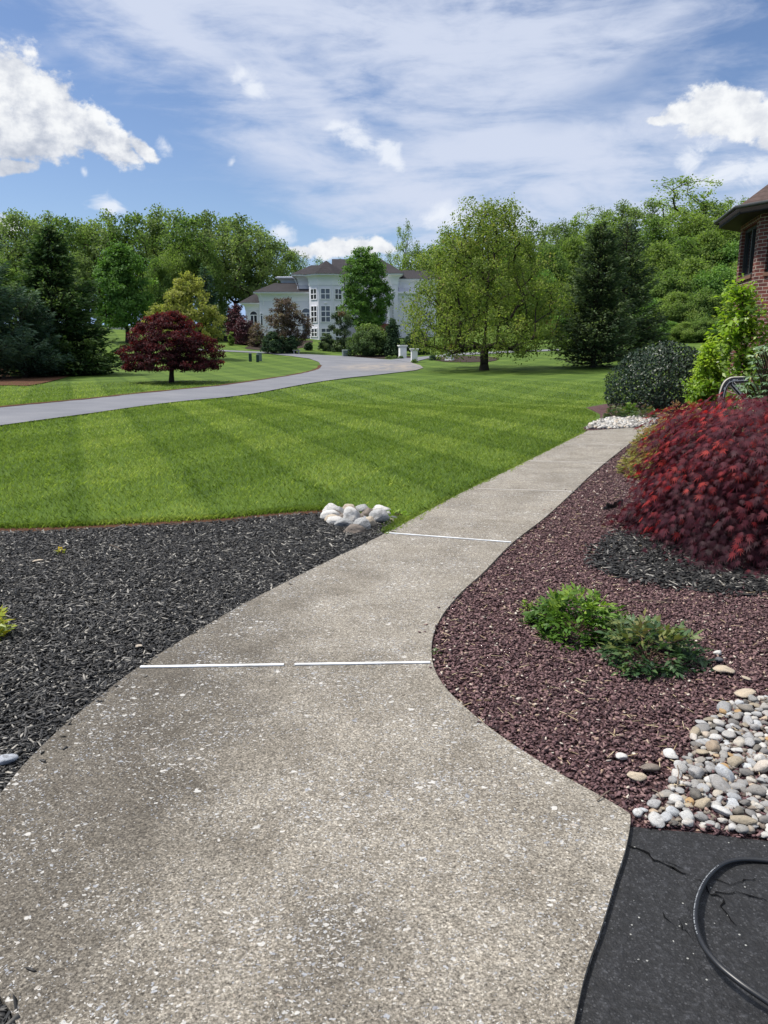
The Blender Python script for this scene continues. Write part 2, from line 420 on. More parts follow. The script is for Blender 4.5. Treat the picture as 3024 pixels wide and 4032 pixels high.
# ------------------------------------------------------------------ ground sheets: concrete, beds, asphalt, road
def concrete_mat():
    m, g, b = mat('aggregate_concrete', .88, .25); co = g.coord()
    fine = g.noise(co, 125, 4, .8); med = g.noise(co, 45, 4, .65); big = g.noise(co, 1.6, 11, .74, .3); big2 = g.noise(g.map(co, loc=(4, 9, 0)), 4.5, 5, .65)
    c = g.ramp(fine, [(.34, (.055, .048, .041)), (.45, (.210, .194, .171)), (.56, (.315, .294, .261)), (.68, (.57, .55, .51))])
    for sc_, amt in ((200, .7), (95, .32)):                                       # packed small stones
        va = g.voro(g.map(co, loc=(sc_, 2, 0)), sc_); ra, ga, ba = g.sep(va.outputs['Color'])
        c = g.mix(amt, c, g.ramp(ra, [(0, (.42, .41, .40)), (.3, (.80, .78, .74)), (.7, (1.05, 1.02, .97)), (1, (1.55, 1.52, 1.46))]), 'MULTIPLY')
    c = g.mix(.55, c, g.ramp(med, [(.3, (.5, .48, .45)), (.65, (1, 1, 1))]), 'MULTIPLY')
    st = g.ramp(big * .7 + big2 * .3, [(.36, (.60, .59, .57)), (.46, (.78, .77, .75)), (.55, (.95, .95, .94)), (.68, (1.0, .975, .93))])
    c = g.mix(1.0, c, st, 'MULTIPLY')
    X, Y_, _z = g.sep(co)                                                       # mildew film: along the mulch side and a smudge in the middle
    nn = g.noise(co, 2.6, 11, .76)
    film = (X * -1.0 + (nn - .5) * 1.5 + Y_ * .04).ss(.30, 1.1) * Y_.ss(6.0, 3.4)
    q1 = (X + .12) * 2.4; q2 = (Y_ - 1.72) * 1.5; smu = (1.0 - (q1 * q1 + q2 * q2).sqrt() + (nn - .5) * 2.2).ss(.25, 1.1) * .8
    film = film.max(smu)
    c = g.mix(film * .85, c, g.mix(1.0, c, (.40, .39, .38), 'MULTIPLY'))
    wv = g.map(co, scale=(1, 1, .2)); wn = g.new('ShaderNodeMix', data_type='VECTOR')
    nz = g.new('ShaderNodeTexNoise'); g.L.new(co, nz.inputs['Vector']); nz.inputs['Scale'].default_value = 35
    wn.inputs[0].default_value = .035; g.L.new(wv, wn.inputs[4]); g.L.new(nz.outputs['Color'], wn.inputs[5])
    clus = g.noise(g.map(co, loc=(7, 3, 0)), 3.0, 4, .6)
    hh = None
    for sc, th, r0, loc in ((34, .74, .26, (0, 0, 0)), (62, .64, .30, (3, 1, 0)), (125, .58, .38, (1, 5, 0))):
        v = g.voro(g.map(wn.outputs[1], scale=(1, 1.25, 1), loc=loc, rot=(0, 0, .4)), sc)
        d = E(g.nt, v.outputs['Distance']); r, gg, bb = g.sep(v.outputs['Color'])
        k = (r + (clus - .5) * 1.3).ss(th + .15, th + .19) * (d._m('LESS_THAN', gg * .25 + r0 * .62))
        fc = g.ramp(bb, [(0, (.20, .22, .26)), (.3, (.35, .375, .42)), (.55, (.50, .49, .465)), (.85, (.62, .61, .585)), (1, (.32, .26, .20))])
        c = g.mix(k * .58, c, fc); hh = k if hh is None else hh.max(k)
    setc(g, b, c, g.bump(fine * .8 + med * .5 + hh * .4, .55, .006)); return m
M['concrete'] = concrete_mat()
path_left = us((60, 2600), (50, 2330), (35, 2212), (0, 2150), (-70, 2040), (-95, 1920), (-60, 1790), (0, 1715), (60, 1642), (140, 1565), (220, 1500), (300, 1440), (400, 1378), (500, 1319), (600, 1266),
               (700, 1216), (836, 1150), (1000, 1063), (1140, 995), (1270, 930))
path_right = us((1412, 921), (1390, 935), (1300, 1005), (1240, 1060), (1180, 1115), (1107, 1172), (1045, 1235), (1000, 1275), (960, 1322), (939, 1362), (932, 1400), (937, 1440), (960, 1482), (1010, 1532),
                (1090, 1595), (1200, 1665), (1290, 1715), (1350, 1750), (1362, 1768), (1352, 1830), (1330, 1900), (1300, 2000), (1265, 2100), (1240, 2212), (1215, 2330), (1180, 2600))
PL = smooth_line(gpoly(path_left, .03), 5); PR = smooth_line(gpoly(path_right, .03), 5)
PATH = PL + PR
def slab(name, poly, z0, z1, m, step=.5):
    o = sheet(name, poly, step, z1, m, smooth=False)
    n = len(poly); V = [(x, y, z) for z in (z0, z1) for x, y in poly]
    me = o.data
    import bmesh
    bm = bmesh.new(); bm.from_mesh(me); bm.verts.ensure_lookup_table()
    vs = [bm.verts.new(v) for v in V]
    for i in range(n):
        j = (i + 1) % n
        try: bm.faces.new((vs[j], vs[i], vs[n + i], vs[n + j]))
        except ValueError: pass
    bmesh.ops.recalc_face_normals(bm, faces=bm.faces[:])
    bm.to_mesh(me); bm.free(); return o
slab('walkway', PATH, -.08, .03, M['concrete'])

def soil_mat(name, stops, sc, bumpd=.02):
    m, g, b = mat(name, .95, .1); co = g.coord()
    n = g.noise(co, sc, 5, .7); n2 = g.noise(co, sc * .12, 4, .6)
    setc(g, b, g.ramp(n * .75 + n2 * .3, stops), g.bump(n, .9, bumpd)); return m
M['black_soil'] = soil_mat('black_mulch_soil', [(.3, (.006, .006, .006)), (.55, (.018, .017, .016)), (.75, (.05, .047, .043))], 60)
M['brown_soil'] = soil_mat('brown_soil', [(.3, (.035, .016, .009)), (.55, (.085, .042, .024)), (.75, (.14, .085, .05))], 70)
M['maroon_base'] = soil_mat('maroon_gravel_base', [(.3, (.022, .012, .013)), (.5, (.072, .040, .041)), (.62, (.13, .078, .076)), (.8, (.21, .14, .12))], 75)
lawn_edge = us((-700, 1165), (-300, 1152), (0, 1143), (150, 1139), (300, 1131), (450, 1123), (560, 1113), (640, 1106), (700, 1103), (760, 1108), (836, 1128), (880, 1127))
LE = smooth_line(gpoly(lawn_edge), 5)
bed_pts = LE + [p for p in PL if p[1] < G0(880 * U, 1127 * U)[1] and p[1] > -5][::-1] + [(-3.4, .3), (-7, 2)]
def inset(pl, dx): return [(x + dx, y) for x, y in pl]
BLACK_BED = LE + inset([p for p in PL if p[1] < 6.35][::-1], .02) + [(-4.2, -1.5), (-9, 1.0)]
sheet('mulch_bed', BLACK_BED, .35, .006, M['black_soil'])
soil_strip = LE[:45] + [(x * 1.0, y - .24 + .03 * math.sin(i * 1.7)) for i, (x, y) in list(enumerate(LE[:45]))[::-1]]
sheet('soil_edge', soil_strip, .3, .011, M['brown_soil'])
# maroon gravel bed
apron_edge = us((1362, 1790), (1420, 1797), (1500, 1803), (1659, 1822), (1900, 1850), (2600, 1930))
AE = gpoly(apron_edge)
far_bed = [(3.75, 14.05), (3.9, 15.2), (4.6, 16.4), (5.2, 18.6), (5.6, 21.5), (6.8, 23.8), (9.5, 25), (13, 24), (14, 12), (14, 2.3)]
MAROON = inset([p for p in PR if p[1] > AE[0][1]][::-1], -.02)[0:] + far_bed + AE[::-1][:-1]
sheet('gravel_bed', MAROON, .4, .005, M['maroon_base'])
# black asphalt
def asphalt_mat(name, dark, sp, sc):
    m, g, b = mat(name, .72, .4); co = g.coord()
    n = g.noise(co, sc, 4, .7); n2 = g.noise(co, sc * .25, 4, .6); big = g.noise(co, 2.2, 4, .6)
    c = g.ramp(n * .7 + n2 * .3, [(.3, tuple(v * .45 for v in dark)), (.5, dark), (.60, tuple(v * 2.2 for v in dark)), (.70, tuple(v * 6 for v in dark))])
    c = g.mix(.7, c, g.ramp(big, [(.3, (.6, .6, .6)), (.7, (1, 1, 1))]), 'MULTIPLY')
    v = g.voro(co, sc * 2.2); r, gg, bb = g.sep(v.outputs['Color']); d = E(g.nt, v.outputs['Distance'])
    c = g.mix(r.gt(.66) * d._m('LESS_THAN', .45) * .8, c, g.ramp(gg, [(0, (.008, .008, .009)), (1, (.050, .051, .055))])); c = g.mix(r.gt(.993) * d._m('LESS_THAN', .4) * .8, c, (sp, sp, sp * .93))
    setc(g, b, c, g.bump(n * .6 + n2, .9, .008)); return m
M['asphalt'] = asphalt_mat('black_asphalt', (.0088, .0091, .0102), .3, 62)
ASPH = AE + [(14, 2.2), (14, -6), (-1.5, -6)] + inset([p for p in PR if p[1] < AE[0][1]][::-1], -.02)
asphalt = sheet('asphalt_driveway', ASPH, .4, .009, M['asphalt'])
# cracks in the asphalt
M['crack'] = plain('crack_dark', (.003, .003, .003), (.006, .006, .006), 30, .95, .05)
def crack(pts, w):
    P = [np.array(G0(x * U, y * U)) for x, y in pts]; L = []
    rr = random.Random(int(pts[0][0] * 7))
    for a, b in zip(P[:-1], P[1:]):
        n = max(2, int(np.linalg.norm(b - a) / .015))
        for k in range(n): L.append(a + (b - a) * k / n + np.array([rr.gauss(0, .0045), rr.gauss(0, .0045)]))
    L.append(P[-1]); V = []; F = []
    for i, p in enumerate(L):
        d = L[min(i + 1, len(L) - 1)] - L[max(i - 1, 0)]; d /= np.linalg.norm(d) + 1e-9; nrm = np.array([-d[1], d[0]])
        ww = w * .75 * rr.uniform(.3, 1.4) * (1 if 0 < i < len(L) - 1 else .1)
        V += [(*(p + nrm * ww), .0125), (*(p - nrm * ww), .0125)]
        if i: F.append((2 * i - 2, 2 * i - 1, 2 * i + 1, 2 * i))
    mk('crack', V, np.array(F), M['crack'], asphalt)
crack([(1350, 1832), (1390, 1845), (1425, 1870), (1460, 1885), (1490, 1897)], .0045)
crack([(1425, 1870), (1450, 1868), (1478, 1885)], .002)
crack([(1500, 1905), (1520, 1912), (1527, 1930), (1540, 1940), (1560, 1948), (1563, 1975), (1575, 1995), (1590, 2008)], .003)
crack([(1540, 1940), (1565, 1935), (1590, 1932), (1620, 1945), (1660, 1955)], .003)
crack([(1540, 1908), (1570, 1915), (1600, 1912), (1640, 1905)], .0022)
crack([(1430, 1975), (1440, 1990), (1455, 2005)], .002); crack([(1465, 1995), (1475, 2015), (1490, 2030)], .002)
# street and the driveway between the pillars
def tpoly(pts): return [T(x, y) for x, y in pts]
def road_mat():
    m, g, b = mat('grey_street', .9, .2); co = g.coord()
    n = g.noise(co, 40, 4, .7); n2 = g.noise(co, .5, 4, .6); n3 = g.noise(g.map(co, scale=(.35, 1.6, 1), rot=(0, 0, .5)), 1.6, 4, .6)
    c = g.ramp(n * .4 + n2 * .35 + n3 * .25, [(.35, (.105, .108, .122)), (.5, (.142, .146, .162)), (.65, (.19, .19, .20))])
    # pale sandy worn patch in the turning area
    x, y, _ = g.sep(co)
    q = ((x - .8) * (1 / 5.5)); r = ((y - 53) * (1 / 7.0)); e = (q * q + r * r).sqrt()
    c = g.mix((1.0 - e.ss(.35, 1.05)) * g.noise(co, 1.2, 6, .7).ss(.40, .62) * .8, c, (.27, .23, .19))
    setc(g, b, c, g.bump(n, .3, .01)); return m
M['street'] = road_mat()
road_px = [(-2600, 2019), (-700, 1772), (-400, 1730), (0, 1681), (365, 1631), (729, 1582), (1094, 1535), (1385, 1488), (1549, 1470), (1640, 1459), (1667, 1450), (1655, 1440), (1613, 1428), (1547, 1418), (1511, 1416), (1363, 1403), (1212, 1396), (1037, 1386), (851, 1378), (700, 1372),
           (700, 1377), (851, 1383), (1037, 1392), (1146, 1403), (1218, 1413), (1255, 1427), (1263, 1439), (1251, 1454), (1203, 1468), (1094, 1488), (911, 1515), (601, 1547), (273, 1582), (0, 1608), (-400, 1652), (-700, 1690), (-2600, 1915)]
ROAD = tpoly(road_px)
sheet('street', ROAD, 1.0, .035, M['street'])
def edge_strip(name, pts, w, off, m):
    L = smooth_line(tpoly(pts), 8); rr = random.Random(3); a = []; b = []
    for i, p in enumerate(L):
        d = np.array(L[min(i + 1, len(L) - 1)]) - np.array(L[max(i - 1, 0)]); d /= np.linalg.norm(d) + 1e-9
        n = np.array([-d[1], d[0]]); a.append(tuple(np.array(p) + n * w * rr.uniform(.3, 1))); b.append(tuple(np.array(p) - n * w * rr.uniform(.2, .6)))
    sheet(name, a + b[::-1], 1.0, off, m)
edge_strip('street_verge', [(-2000, 1843), (-700, 1690), (-400, 1652), (0, 1608), (273, 1582), (601, 1547), (911, 1515), (1094, 1488), (1203, 1468), (1251, 1454), (1263, 1440)], .22, .045, M['brown_soil'])
DRIVE = tpoly([(1540, 1417), (1616, 1430), (1692, 1411), (1800, 1401), (1960, 1392), (2200, 1382), (2200, 1376), (1960, 1385), (1800, 1392), (1643, 1408)])
sheet('house_driveway', DRIVE, 1.0, .045, M['street'])
M['bark_mulch'] = soil_mat('bark_mulch', [(.3, (.018, .013, .011)), (.55, (.04, .030, .025)), (.75, (.075, .056, .045))], 20)
sheet('island_bed', smooth_line(tpoly([(965, 1372), (1030, 1352), (1150, 1345), (1230, 1342), (1200, 1368), (1080, 1380)]), 5, True), .8, .03, M['bark_mulch'])
sheet('pillar_bed', smooth_line(tpoly([(1655, 1406), (1700, 1418), (1790, 1427), (1930, 1424), (1960, 1410), (1850, 1403)]), 5, True), .8, .03, M['bark_mulch'])
sheet('pine_bed', smooth_line(tpoly([(-500, 1540), (0, 1520), (130, 1518), (280, 1480), (300, 1455), (0, 1450), (-500, 1455)]), 5, True), .8, .03, M['brown_soil'])
sheet('hedge_bed', smooth_line(tpoly([(1370, 1400), (1400, 1411), (1500, 1413), (1600, 1411), (1620, 1404), (1500, 1398)]), 5, True), .8, .028, M['bark_mulch'])

# ------------------------------------------------------------------ loose ground cover (stuff)
rng = np.random.default_rng(7)
def scatter(poly, dens_fn, n_try, box=None):
    P = np.array(poly); x0, y0 = P.min(0); x1, y1 = P.max(0)
    if box: x0, x1, y0, y1 = max(x0, box[0]), min(x1, box[1]), max(y0, box[2]), min(y1, box[3])
    x = rng.uniform(x0, x1, n_try); y = rng.uniform(y0, y1, n_try)
    ok = inpoly(x, y, poly) & (np.abs(x) < .62 * y + 2.4)
    x, y = x[ok], y[ok]; keep = rng.random(len(x)) < dens_fn(x, y)
    return x[keep], y[keep]
def chips(name, x, y, z, L, W, H, m, tint, tilt=.35, jag=.18):
    """angular flakes: jittered boxes laid flat"""
    n = len(x)
    c = np.array([(-1, -1, -1), (1, -1, -1), (1, 1, -1), (-1, 1, -1), (-1, -1, 1), (1, -1, 1), (1, 1, 1), (-1, 1, 1)], float) * .5
    V = np.repeat(c[None], n, 0) + rng.normal(0, jag, (n, 8, 3)) * np.array([1, 1, .6])
    V *= np.stack([L, W, H], 1)[:, None, :]
    t1, t2, yw = rng.normal(0, tilt, n), rng.normal(0, tilt, n), rng.uniform(0, 2 * np.pi, n)
    def rot(V, a, i, j):
        ca, sa = np.cos(a)[:, None], np.sin(a)[:, None]; p, q = V[:, :, i].copy(), V[:, :, j].copy()
        V[:, :, i] = p * ca - q * sa; V[:, :, j] = p * sa + q * ca
    rot(V, t1, 0, 2); rot(V, t2, 1, 2); rot(V, yw, 0, 1)
    V += np.stack([x, y, z], 1)[:, None, :]
    f = np.array([(0, 3, 2, 1), (4, 5, 6, 7), (0, 1, 5, 4), (2, 3, 7, 6), (1, 2, 6, 5), (0, 4, 7, 3)])
    F = (np.arange(n) * 8)[:, None, None] + f[None]
    return tag(mk(name, V, F.reshape(-1, 4), m, tint=np.repeat(tint, 6)), kind='stuff')
M['black_chip'] = tint_mat('black_bark_chips', [(0, (.008, .008, .008)), (.55, (.025, .0245, .024)), (.78, (.05, .047, .043)), (.90, (.13, .125, .115)), (1, (.33, .31, .27))], .6, .35)
bx, by = scatter(BLACK_BED, lambda x, y: np.clip(5.5 / np.maximum(y, .5) ** 1.1, .25, 1), 520000, (-7, 2, -.3, 8))
le = np.array(LE); keep = by < np.interp(bx, le[:, 0], le[:, 1]) - .19 + rng.normal(0, .025, len(bx))
bx, by = bx[keep], by[keep]; n = len(bx)
spill = rng.random(n) < .006; bx = bx + spill * rng.normal(.02, .06, n); bz = np.where(spill, .034, rng.uniform(.008, .026, n))
chips('bark_mulch', bx, by, bz, rng.lognormal(-3.6, .45, n), rng.uniform(.004, .010, n), rng.uniform(.002, .005, n), M['black_chip'], rng.random(n) ** .95, .25)
tag(bpy.data.objects['bark_mulch'], 'black shredded bark mulch between the lawn and the walkway', 'mulch')
M['maroon_chip'] = tint_mat('maroon_stone_chips', [(0, (.034, .018, .020)), (.4, (.085, .045, .048)), (.75, (.145, .083, .085)), (.94, (.22, .14, .13)), (.975, (.32, .23, .16)), (1, (.5, .46, .4))], .75, .3)
sx, sy = scatter(MAROON, lambda x, y: np.clip(7.0 / np.maximum(y, .5) ** 1.35,   .06, 1), 900000, (0, 10, 1.8, 16))
n = len(sx); spill = rng.random(n) < .006; sx = sx + spill * rng.normal(0, .07, n); sz = np.where(spill, .034, rng.uniform(.006, .020, n))
chips('stone_chips', sx, sy, sz, rng.uniform(.008, .019, n) * (1 + .03 * sy), rng.uniform(.0055, .011, n) * (1 + .03 * sy), rng.uniform(.003, .006, n), M['maroon_chip'], rng.random(n), .42, .17)
tag(bpy.data.objects['stone_chips'], 'dark red stone chips covering the bed beside the walkway', 'gravel')
RING = gpoly(us((1285, 1225), (1300, 1190), (1330, 1160), (1420, 1150), (1660, 1160), (2000, 1200), (2000, 1300), (1659, 1282), (1560, 1280), (1440, 1268), (1340, 1250)))
x, y = scatter(RING, lambda x, y: np.ones(len(x)), 22000); n = len(x); x += rng.normal(0, .06, n); y += rng.normal(0, .07, n)
chips('dark_wood_chips', x, y, rng.uniform(.018, .035, n), rng.lognormal(-3.2, .4, n), rng.uniform(.008, .016, n), rng.uniform(.003, .007, n), M['black_chip'], rng.random(n) ** 1.9, .25)
tag(bpy.data.objects['dark_wood_chips'], 'black wood chips spread under the red cut-leaf maple', 'mulch')
# dry straw and pale crumbs on the red chips
M['straw'] = tint_mat('dry_straw', [(0, (.30, .22, .12)), (1, (.5, .42, .28))], .8)
x, y = scatter(MAROON, lambda x, y: np.clip(3 / np.maximum(y, .5), .05, 1), 3000, (.3, 6, 1.9, 9)); n = len(x)
chips('dry_straw', x, y, np.full(n, .028), rng.uniform(.02, .06, n), rng.uniform(.0015, .003, n), rng.uniform(.0015, .003, n), M['straw'], rng.random(n), .12, .1)
tag(bpy.data.objects['dry_straw'], 'dry straw bits strewn over the dark red stone chips', 'straw')

# grass blades near the camera
M['blade'] = leaf_mat('grass_blades', [(0, (.050, .088, .012)), (.4, (.108, .166, .033)), (.7, (.175, .236, .058)), (1, (.30, .34, .11))], .5, .6, .2, (1.1, 1.15, .6))
LAWN_NEAR = LE + [p for p in PL if p[1] > 6.3] + [(3.9, 14.4), (3.85, 15.2), (4.5, 16.4), (5.1, 18.6), (5.5, 21.5), (6.7, 24), (9.5, 25.3), (18, 25.5), (22, 40), (-30, 40), (-12, 6.0)]
ROADA = np.array(ROAD)
def blades():
    out = []
    for (r0, r1, cnt, hs, ws) in ((3.5, 8.5, 260000, .034, .0042), (8.5, 14, 300000, .042, .007), (14, 22, 200000, .045, .013), (22, 38, 210000, .045, .022)):
        x, y = scatter(LAWN_NEAR, lambda x, y: np.ones(len(x)), cnt, (-26, 22, r0, r1))
        ok = ~inpoly(x, y, ROAD) & (rng.random(len(x)) < np.clip((38 - np.hypot(x, y)) / 14, 0, 1)); x, y = x[ok], y[ok]; out.append((x, y, np.full(len(x), hs), np.full(len(x), ws)))
    # longer fringe along the bed and the walk
    e = np.array(LE + [p for p in PL if 6.3 < p[1] < 14.2]); seg = rng.integers(0, len(e) - 1, 22000); t = rng.random(22000)
    q = e[seg] * (1 - t[:, None]) + e[seg + 1] * t[:, None]; q += rng.normal(0, .035, q.shape) + np.array([-.02, .03]); ok = np.hypot(*q.T) < 14.5
    q = q[ok]; out.append((q[:, 0], q[:, 1], np.full(len(q), .045), np.full(len(q), .005)))
    x, y, h, w = (np.concatenate(a) for a in zip(*out)); n = len(x)
    z = hgt(x, y); h = h * rng.uniform(.6, 1.35, n); yaw = rng.uniform(0, 2 * np.pi, n); lean = rng.uniform(.35, 1.3, n) * h
    # mown stripes: light and dark of leaning blades put into the tint
    sv = stripe_val(x, y)
    bxv = np.cos(yaw) * w, np.sin(yaw) * w
    ly = yaw + rng.normal(1.57, .5, n)
    tipx, tipy = x + np.cos(ly) * lean, y + np.sin(ly) * lean
    mx, my = x + np.cos(ly) * lean * .35, y + np.sin(ly) * lean * .35
    V = np.stack([np.stack([x - bxv[0] * .5, y - bxv[1] * .5, z - .004], 1), np.stack([x + bxv[0] * .5, y + bxv[1] * .5, z - .004], 1),
                  np.stack([mx + bxv[0] * .4, my + bxv[1] * .4, z + h * .6], 1), np.stack([tipx, tipy, z + h * .92], 1), np.stack([mx - bxv[0] * .4, my - bxv[1] * .4, z + h * .6], 1)], 1)
    F = (np.arange(n) * 5)[:, None] + np.arange(5)[None]
    tint = np.clip(.09 + .74 * sv + rng.normal(0, .13, n), 0, 1)
    o = mk('lawn_grass', V, F, M['blade'], tint=tint)
    tag(o, 'short mown green grass with crossing pale and dark mowing stripes', 'grass', kind='stuff')
blades()
print('ground done')

# ------------------------------------------------------------------ vegetation generators
def frustums(P0, P1, R0, R1, sides):
    d = P1 - P0; l = np.linalg.norm(d, axis=1, keepdims=True) + 1e-9; d = d / l
    ref = np.where(np.abs(d[:, 2:3]) > .9, np.array([[1., 0, 0]]), np.array([[0, 0, 1.]]))
    a = np.cross(d, ref); a /= np.linalg.norm(a, axis=1, keepdims=True); b = np.cross(a, d)
    t = np.arange(sides) * 2 * np.pi / sides
    off = a[:, None] * np.cos(t)[None, :, None] + b[:, None] * np.sin(t)[None, :, None]
    V = np.stack([P0[:, None] + off * R0[:, None, None], P1[:, None] + off * R1[:, None, None]], 1)
    k = np.arange(sides); k2 = (k + 1) % sides
    f = np.stack([k, k2, sides + k2, sides + k], 1)
    F = (np.arange(len(P0)) * 2 * sides)[:, None, None] + f[None]
    return V.reshape(-1, 3), F.reshape(-1, 4)
def skeleton(rg, pts, fork, trunk_r, r_tip=.012, seg=.6, updown=1.1, bow=.12, lead=None):
    nodes = [np.zeros(3)]; par = [-1]
    n = max(2, int(fork / .4)); wob = np.cumsum(rg.normal(0, trunk_r * .25, (n, 2)), 0)
    for i in range(n):
        nodes.append(np.array([*wob[i], fork * (i + 1) / n])); par.append(len(nodes) - 2)
    first = len(nodes) - 1
    if lead:
        k = max(2, int((lead - fork) / seg)); w = nodes[-1][:2].copy()
        for i in range(k):
            w += rg.normal(0, seg * .08, 2); nodes.append(np.array([*w, fork + (lead - fork) * (i + 1) / k])); par.append(len(nodes) - 2)
    arr = np.zeros((60000, 3)); m = len(nodes); arr[:m] = nodes; par = par[:]
    w = np.zeros(60000)
    order = np.argsort(np.linalg.norm(pts - np.array([0, 0, fork * .9]), axis=1))
    for i in order:
        p = pts[i]; D = p - arr[first:m]; dist = np.linalg.norm(D, axis=1); hor = np.hypot(D[:, 0], D[:, 1])
        cost = dist + updown * np.maximum(0, arr[first:m, 2] - p[2] + .45 * hor)
        j = int(np.argmin(cost)) + first; q = arr[j].copy(); L = np.linalg.norm(p - q)
        k = max(1, int(math.ceil(L / seg))); c = (p + q) / 2 + np.array([0, 0, bow * L]) * (1 if p[2] > q[2] else .3) + rg.normal(0, .06 * L, 3)
        for s in range(1, k + 1):
            t = s / k; arr[m] = q * (1 - t) ** 2 + c * 2 * t * (1 - t) + p * t * t
            par.append(j); j = m; m += 1
        w[j] += 1
    arr = arr[:m]; w = w[:m]; par = np.array(par)
    for i in range(m - 1, 0, -1): w[par[i]] += w[i]
    e = math.log(trunk_r / r_tip) / math.log(max(w[1], 2)); r = r_tip * np.maximum(w, 1) ** e
    r[0] = r[1] * 1.35
    return arr, par, r
def unit(v): return v / (np.linalg.norm(v, axis=-1, keepdims=True) + 1e-9)
def leaf_quads(pos, d, nrm, L, W, fold=.12, wide=.45):
    d = unit(d); s = unit(np.cross(d, nrm)); n = np.cross(s, d); L = L[:, None]; W = W[:, None]
    mid = pos + d * L * wide
    V = np.stack([pos, mid + s * W * .5 + n * L * fold, pos + d * L, mid - s * W * .5 + n * L * fold], 1)
    F = (np.arange(len(pos)) * 4)[:, None] + np.arange(4)[None]
    return V.reshape(-1, 3), F
def crown_points(rg, n, z0, H, R, prof, out=.42, lump=.22, cx=0, cy=0, spacing=0):
    pts = []; ph = rg.uniform(0, 6.28, 6)
    tries = 0
    while len(pts) < n and tries < n * 60:
        tries += 1
        t = rg.random(); pr = np.interp(t, *prof)
        if rg.random() > pr + .12: continue
        a = rg.uniform(0, 2 * np.pi); lm = 1 + lump * (math.sin(3 * a + ph[0] + 5 * t) * .5 + math.sin(5 * a + ph[1] - 9 * t) * .35 + math.sin(2 * a + ph[2] + 13 * t) * .4)
        r = R * pr * lm * rg.random() ** out
        p = np.array([cx * t + r * math.cos(a), cy * t + r * math.sin(a), z0 + (H - z0) * t])
        if spacing and pts and np.min(np.linalg.norm(np.array(pts) - p, axis=1)) < spacing: continue
        pts.append(p)
    return np.array(pts)
def leaves_at(rg, pts, per, sig, size, ctr, up=.5, outw=.6, flat=.65, droop=0.0, aspect=.75, cl_tint=.25, base=.45, lf_tint=.09, top_tint=0.0, H=1):
    n = len(pts) * per
    c = np.repeat(pts, per, 0); off = rg.normal(0, 1, (n, 3)); off = unit(off) * (rg.random((n, 1)) ** .5) * sig * np.repeat(rg.uniform(.7, 1.3, len(pts)), per)[:, None]
    off[:, 2] *= flat; P = c + off
    o = unit(P - ctr); nrm = unit(rg.normal(0, .75, (n, 3)) + np.array([0, 0, up]) + o * outw)
    d = rg.normal(0, 1, (n, 3)) + o * .6; d = d - nrm * np.sum(d * nrm, 1, keepdims=True); d[:, 2] -= droop
    L = size * rg.uniform(.65, 1.3, n); V, F = leaf_quads(P, d, nrm, L, L * aspect)
    tint = np.repeat(rg.normal(0, cl_tint, len(pts)), per) + rg.normal(0, lf_tint, n) + base + top_tint * (P[:, 2] / H - .5)
    return V, F, np.clip(tint, 0, 1)
def deciduous(name, label, cat, loc, H, R, leafm, seed=0, z0=None, fork=None, trunk_r=.2, n=200, per=60, sig=.5, size=.2, prof=None, group=None, sides=5,
              bark='bark', out=.42, lump=.22, seg=.6, lead=None, trunk='trunk', crown='crown', kw=None, updown=1.1, bow=.12, r_tip=.012, spacing=0, cx=0, cy=0):
    rg = np.random.default_rng(seed); z0 = .25 * H if z0 is None else z0; fork = z0 if fork is None else fork
    prof = prof or ([0, .12, .35, .6, .85, 1], [.55, .85, 1, .9, .55, .12])
    pts = crown_points(rg, n, z0, H - sig * .6, R - sig * .5, prof, out, lump, cx, cy, spacing)
    t = thing(name, label, cat, loc, group=group)
    a, p, r = skeleton(rg, pts, fork, trunk_r, r_tip, seg, updown, bow, lead)
    idx = np.arange(1, len(a)); V, F = frustums(a[p[idx]], a[idx], r[p[idx]] if False else np.minimum(r[p[idx]], r[idx] * 1.5), r[idx], sides)
    mk(trunk, V, F, M[bark], t, smooth=True)
    V, F, ti = leaves_at(rg, pts, per, sig, size, np.array([0, 0, (z0 + H) * .45]), H=H, **(kw or {}))
    mk(crown, V, F, leafm, t, tint=ti)
    return t
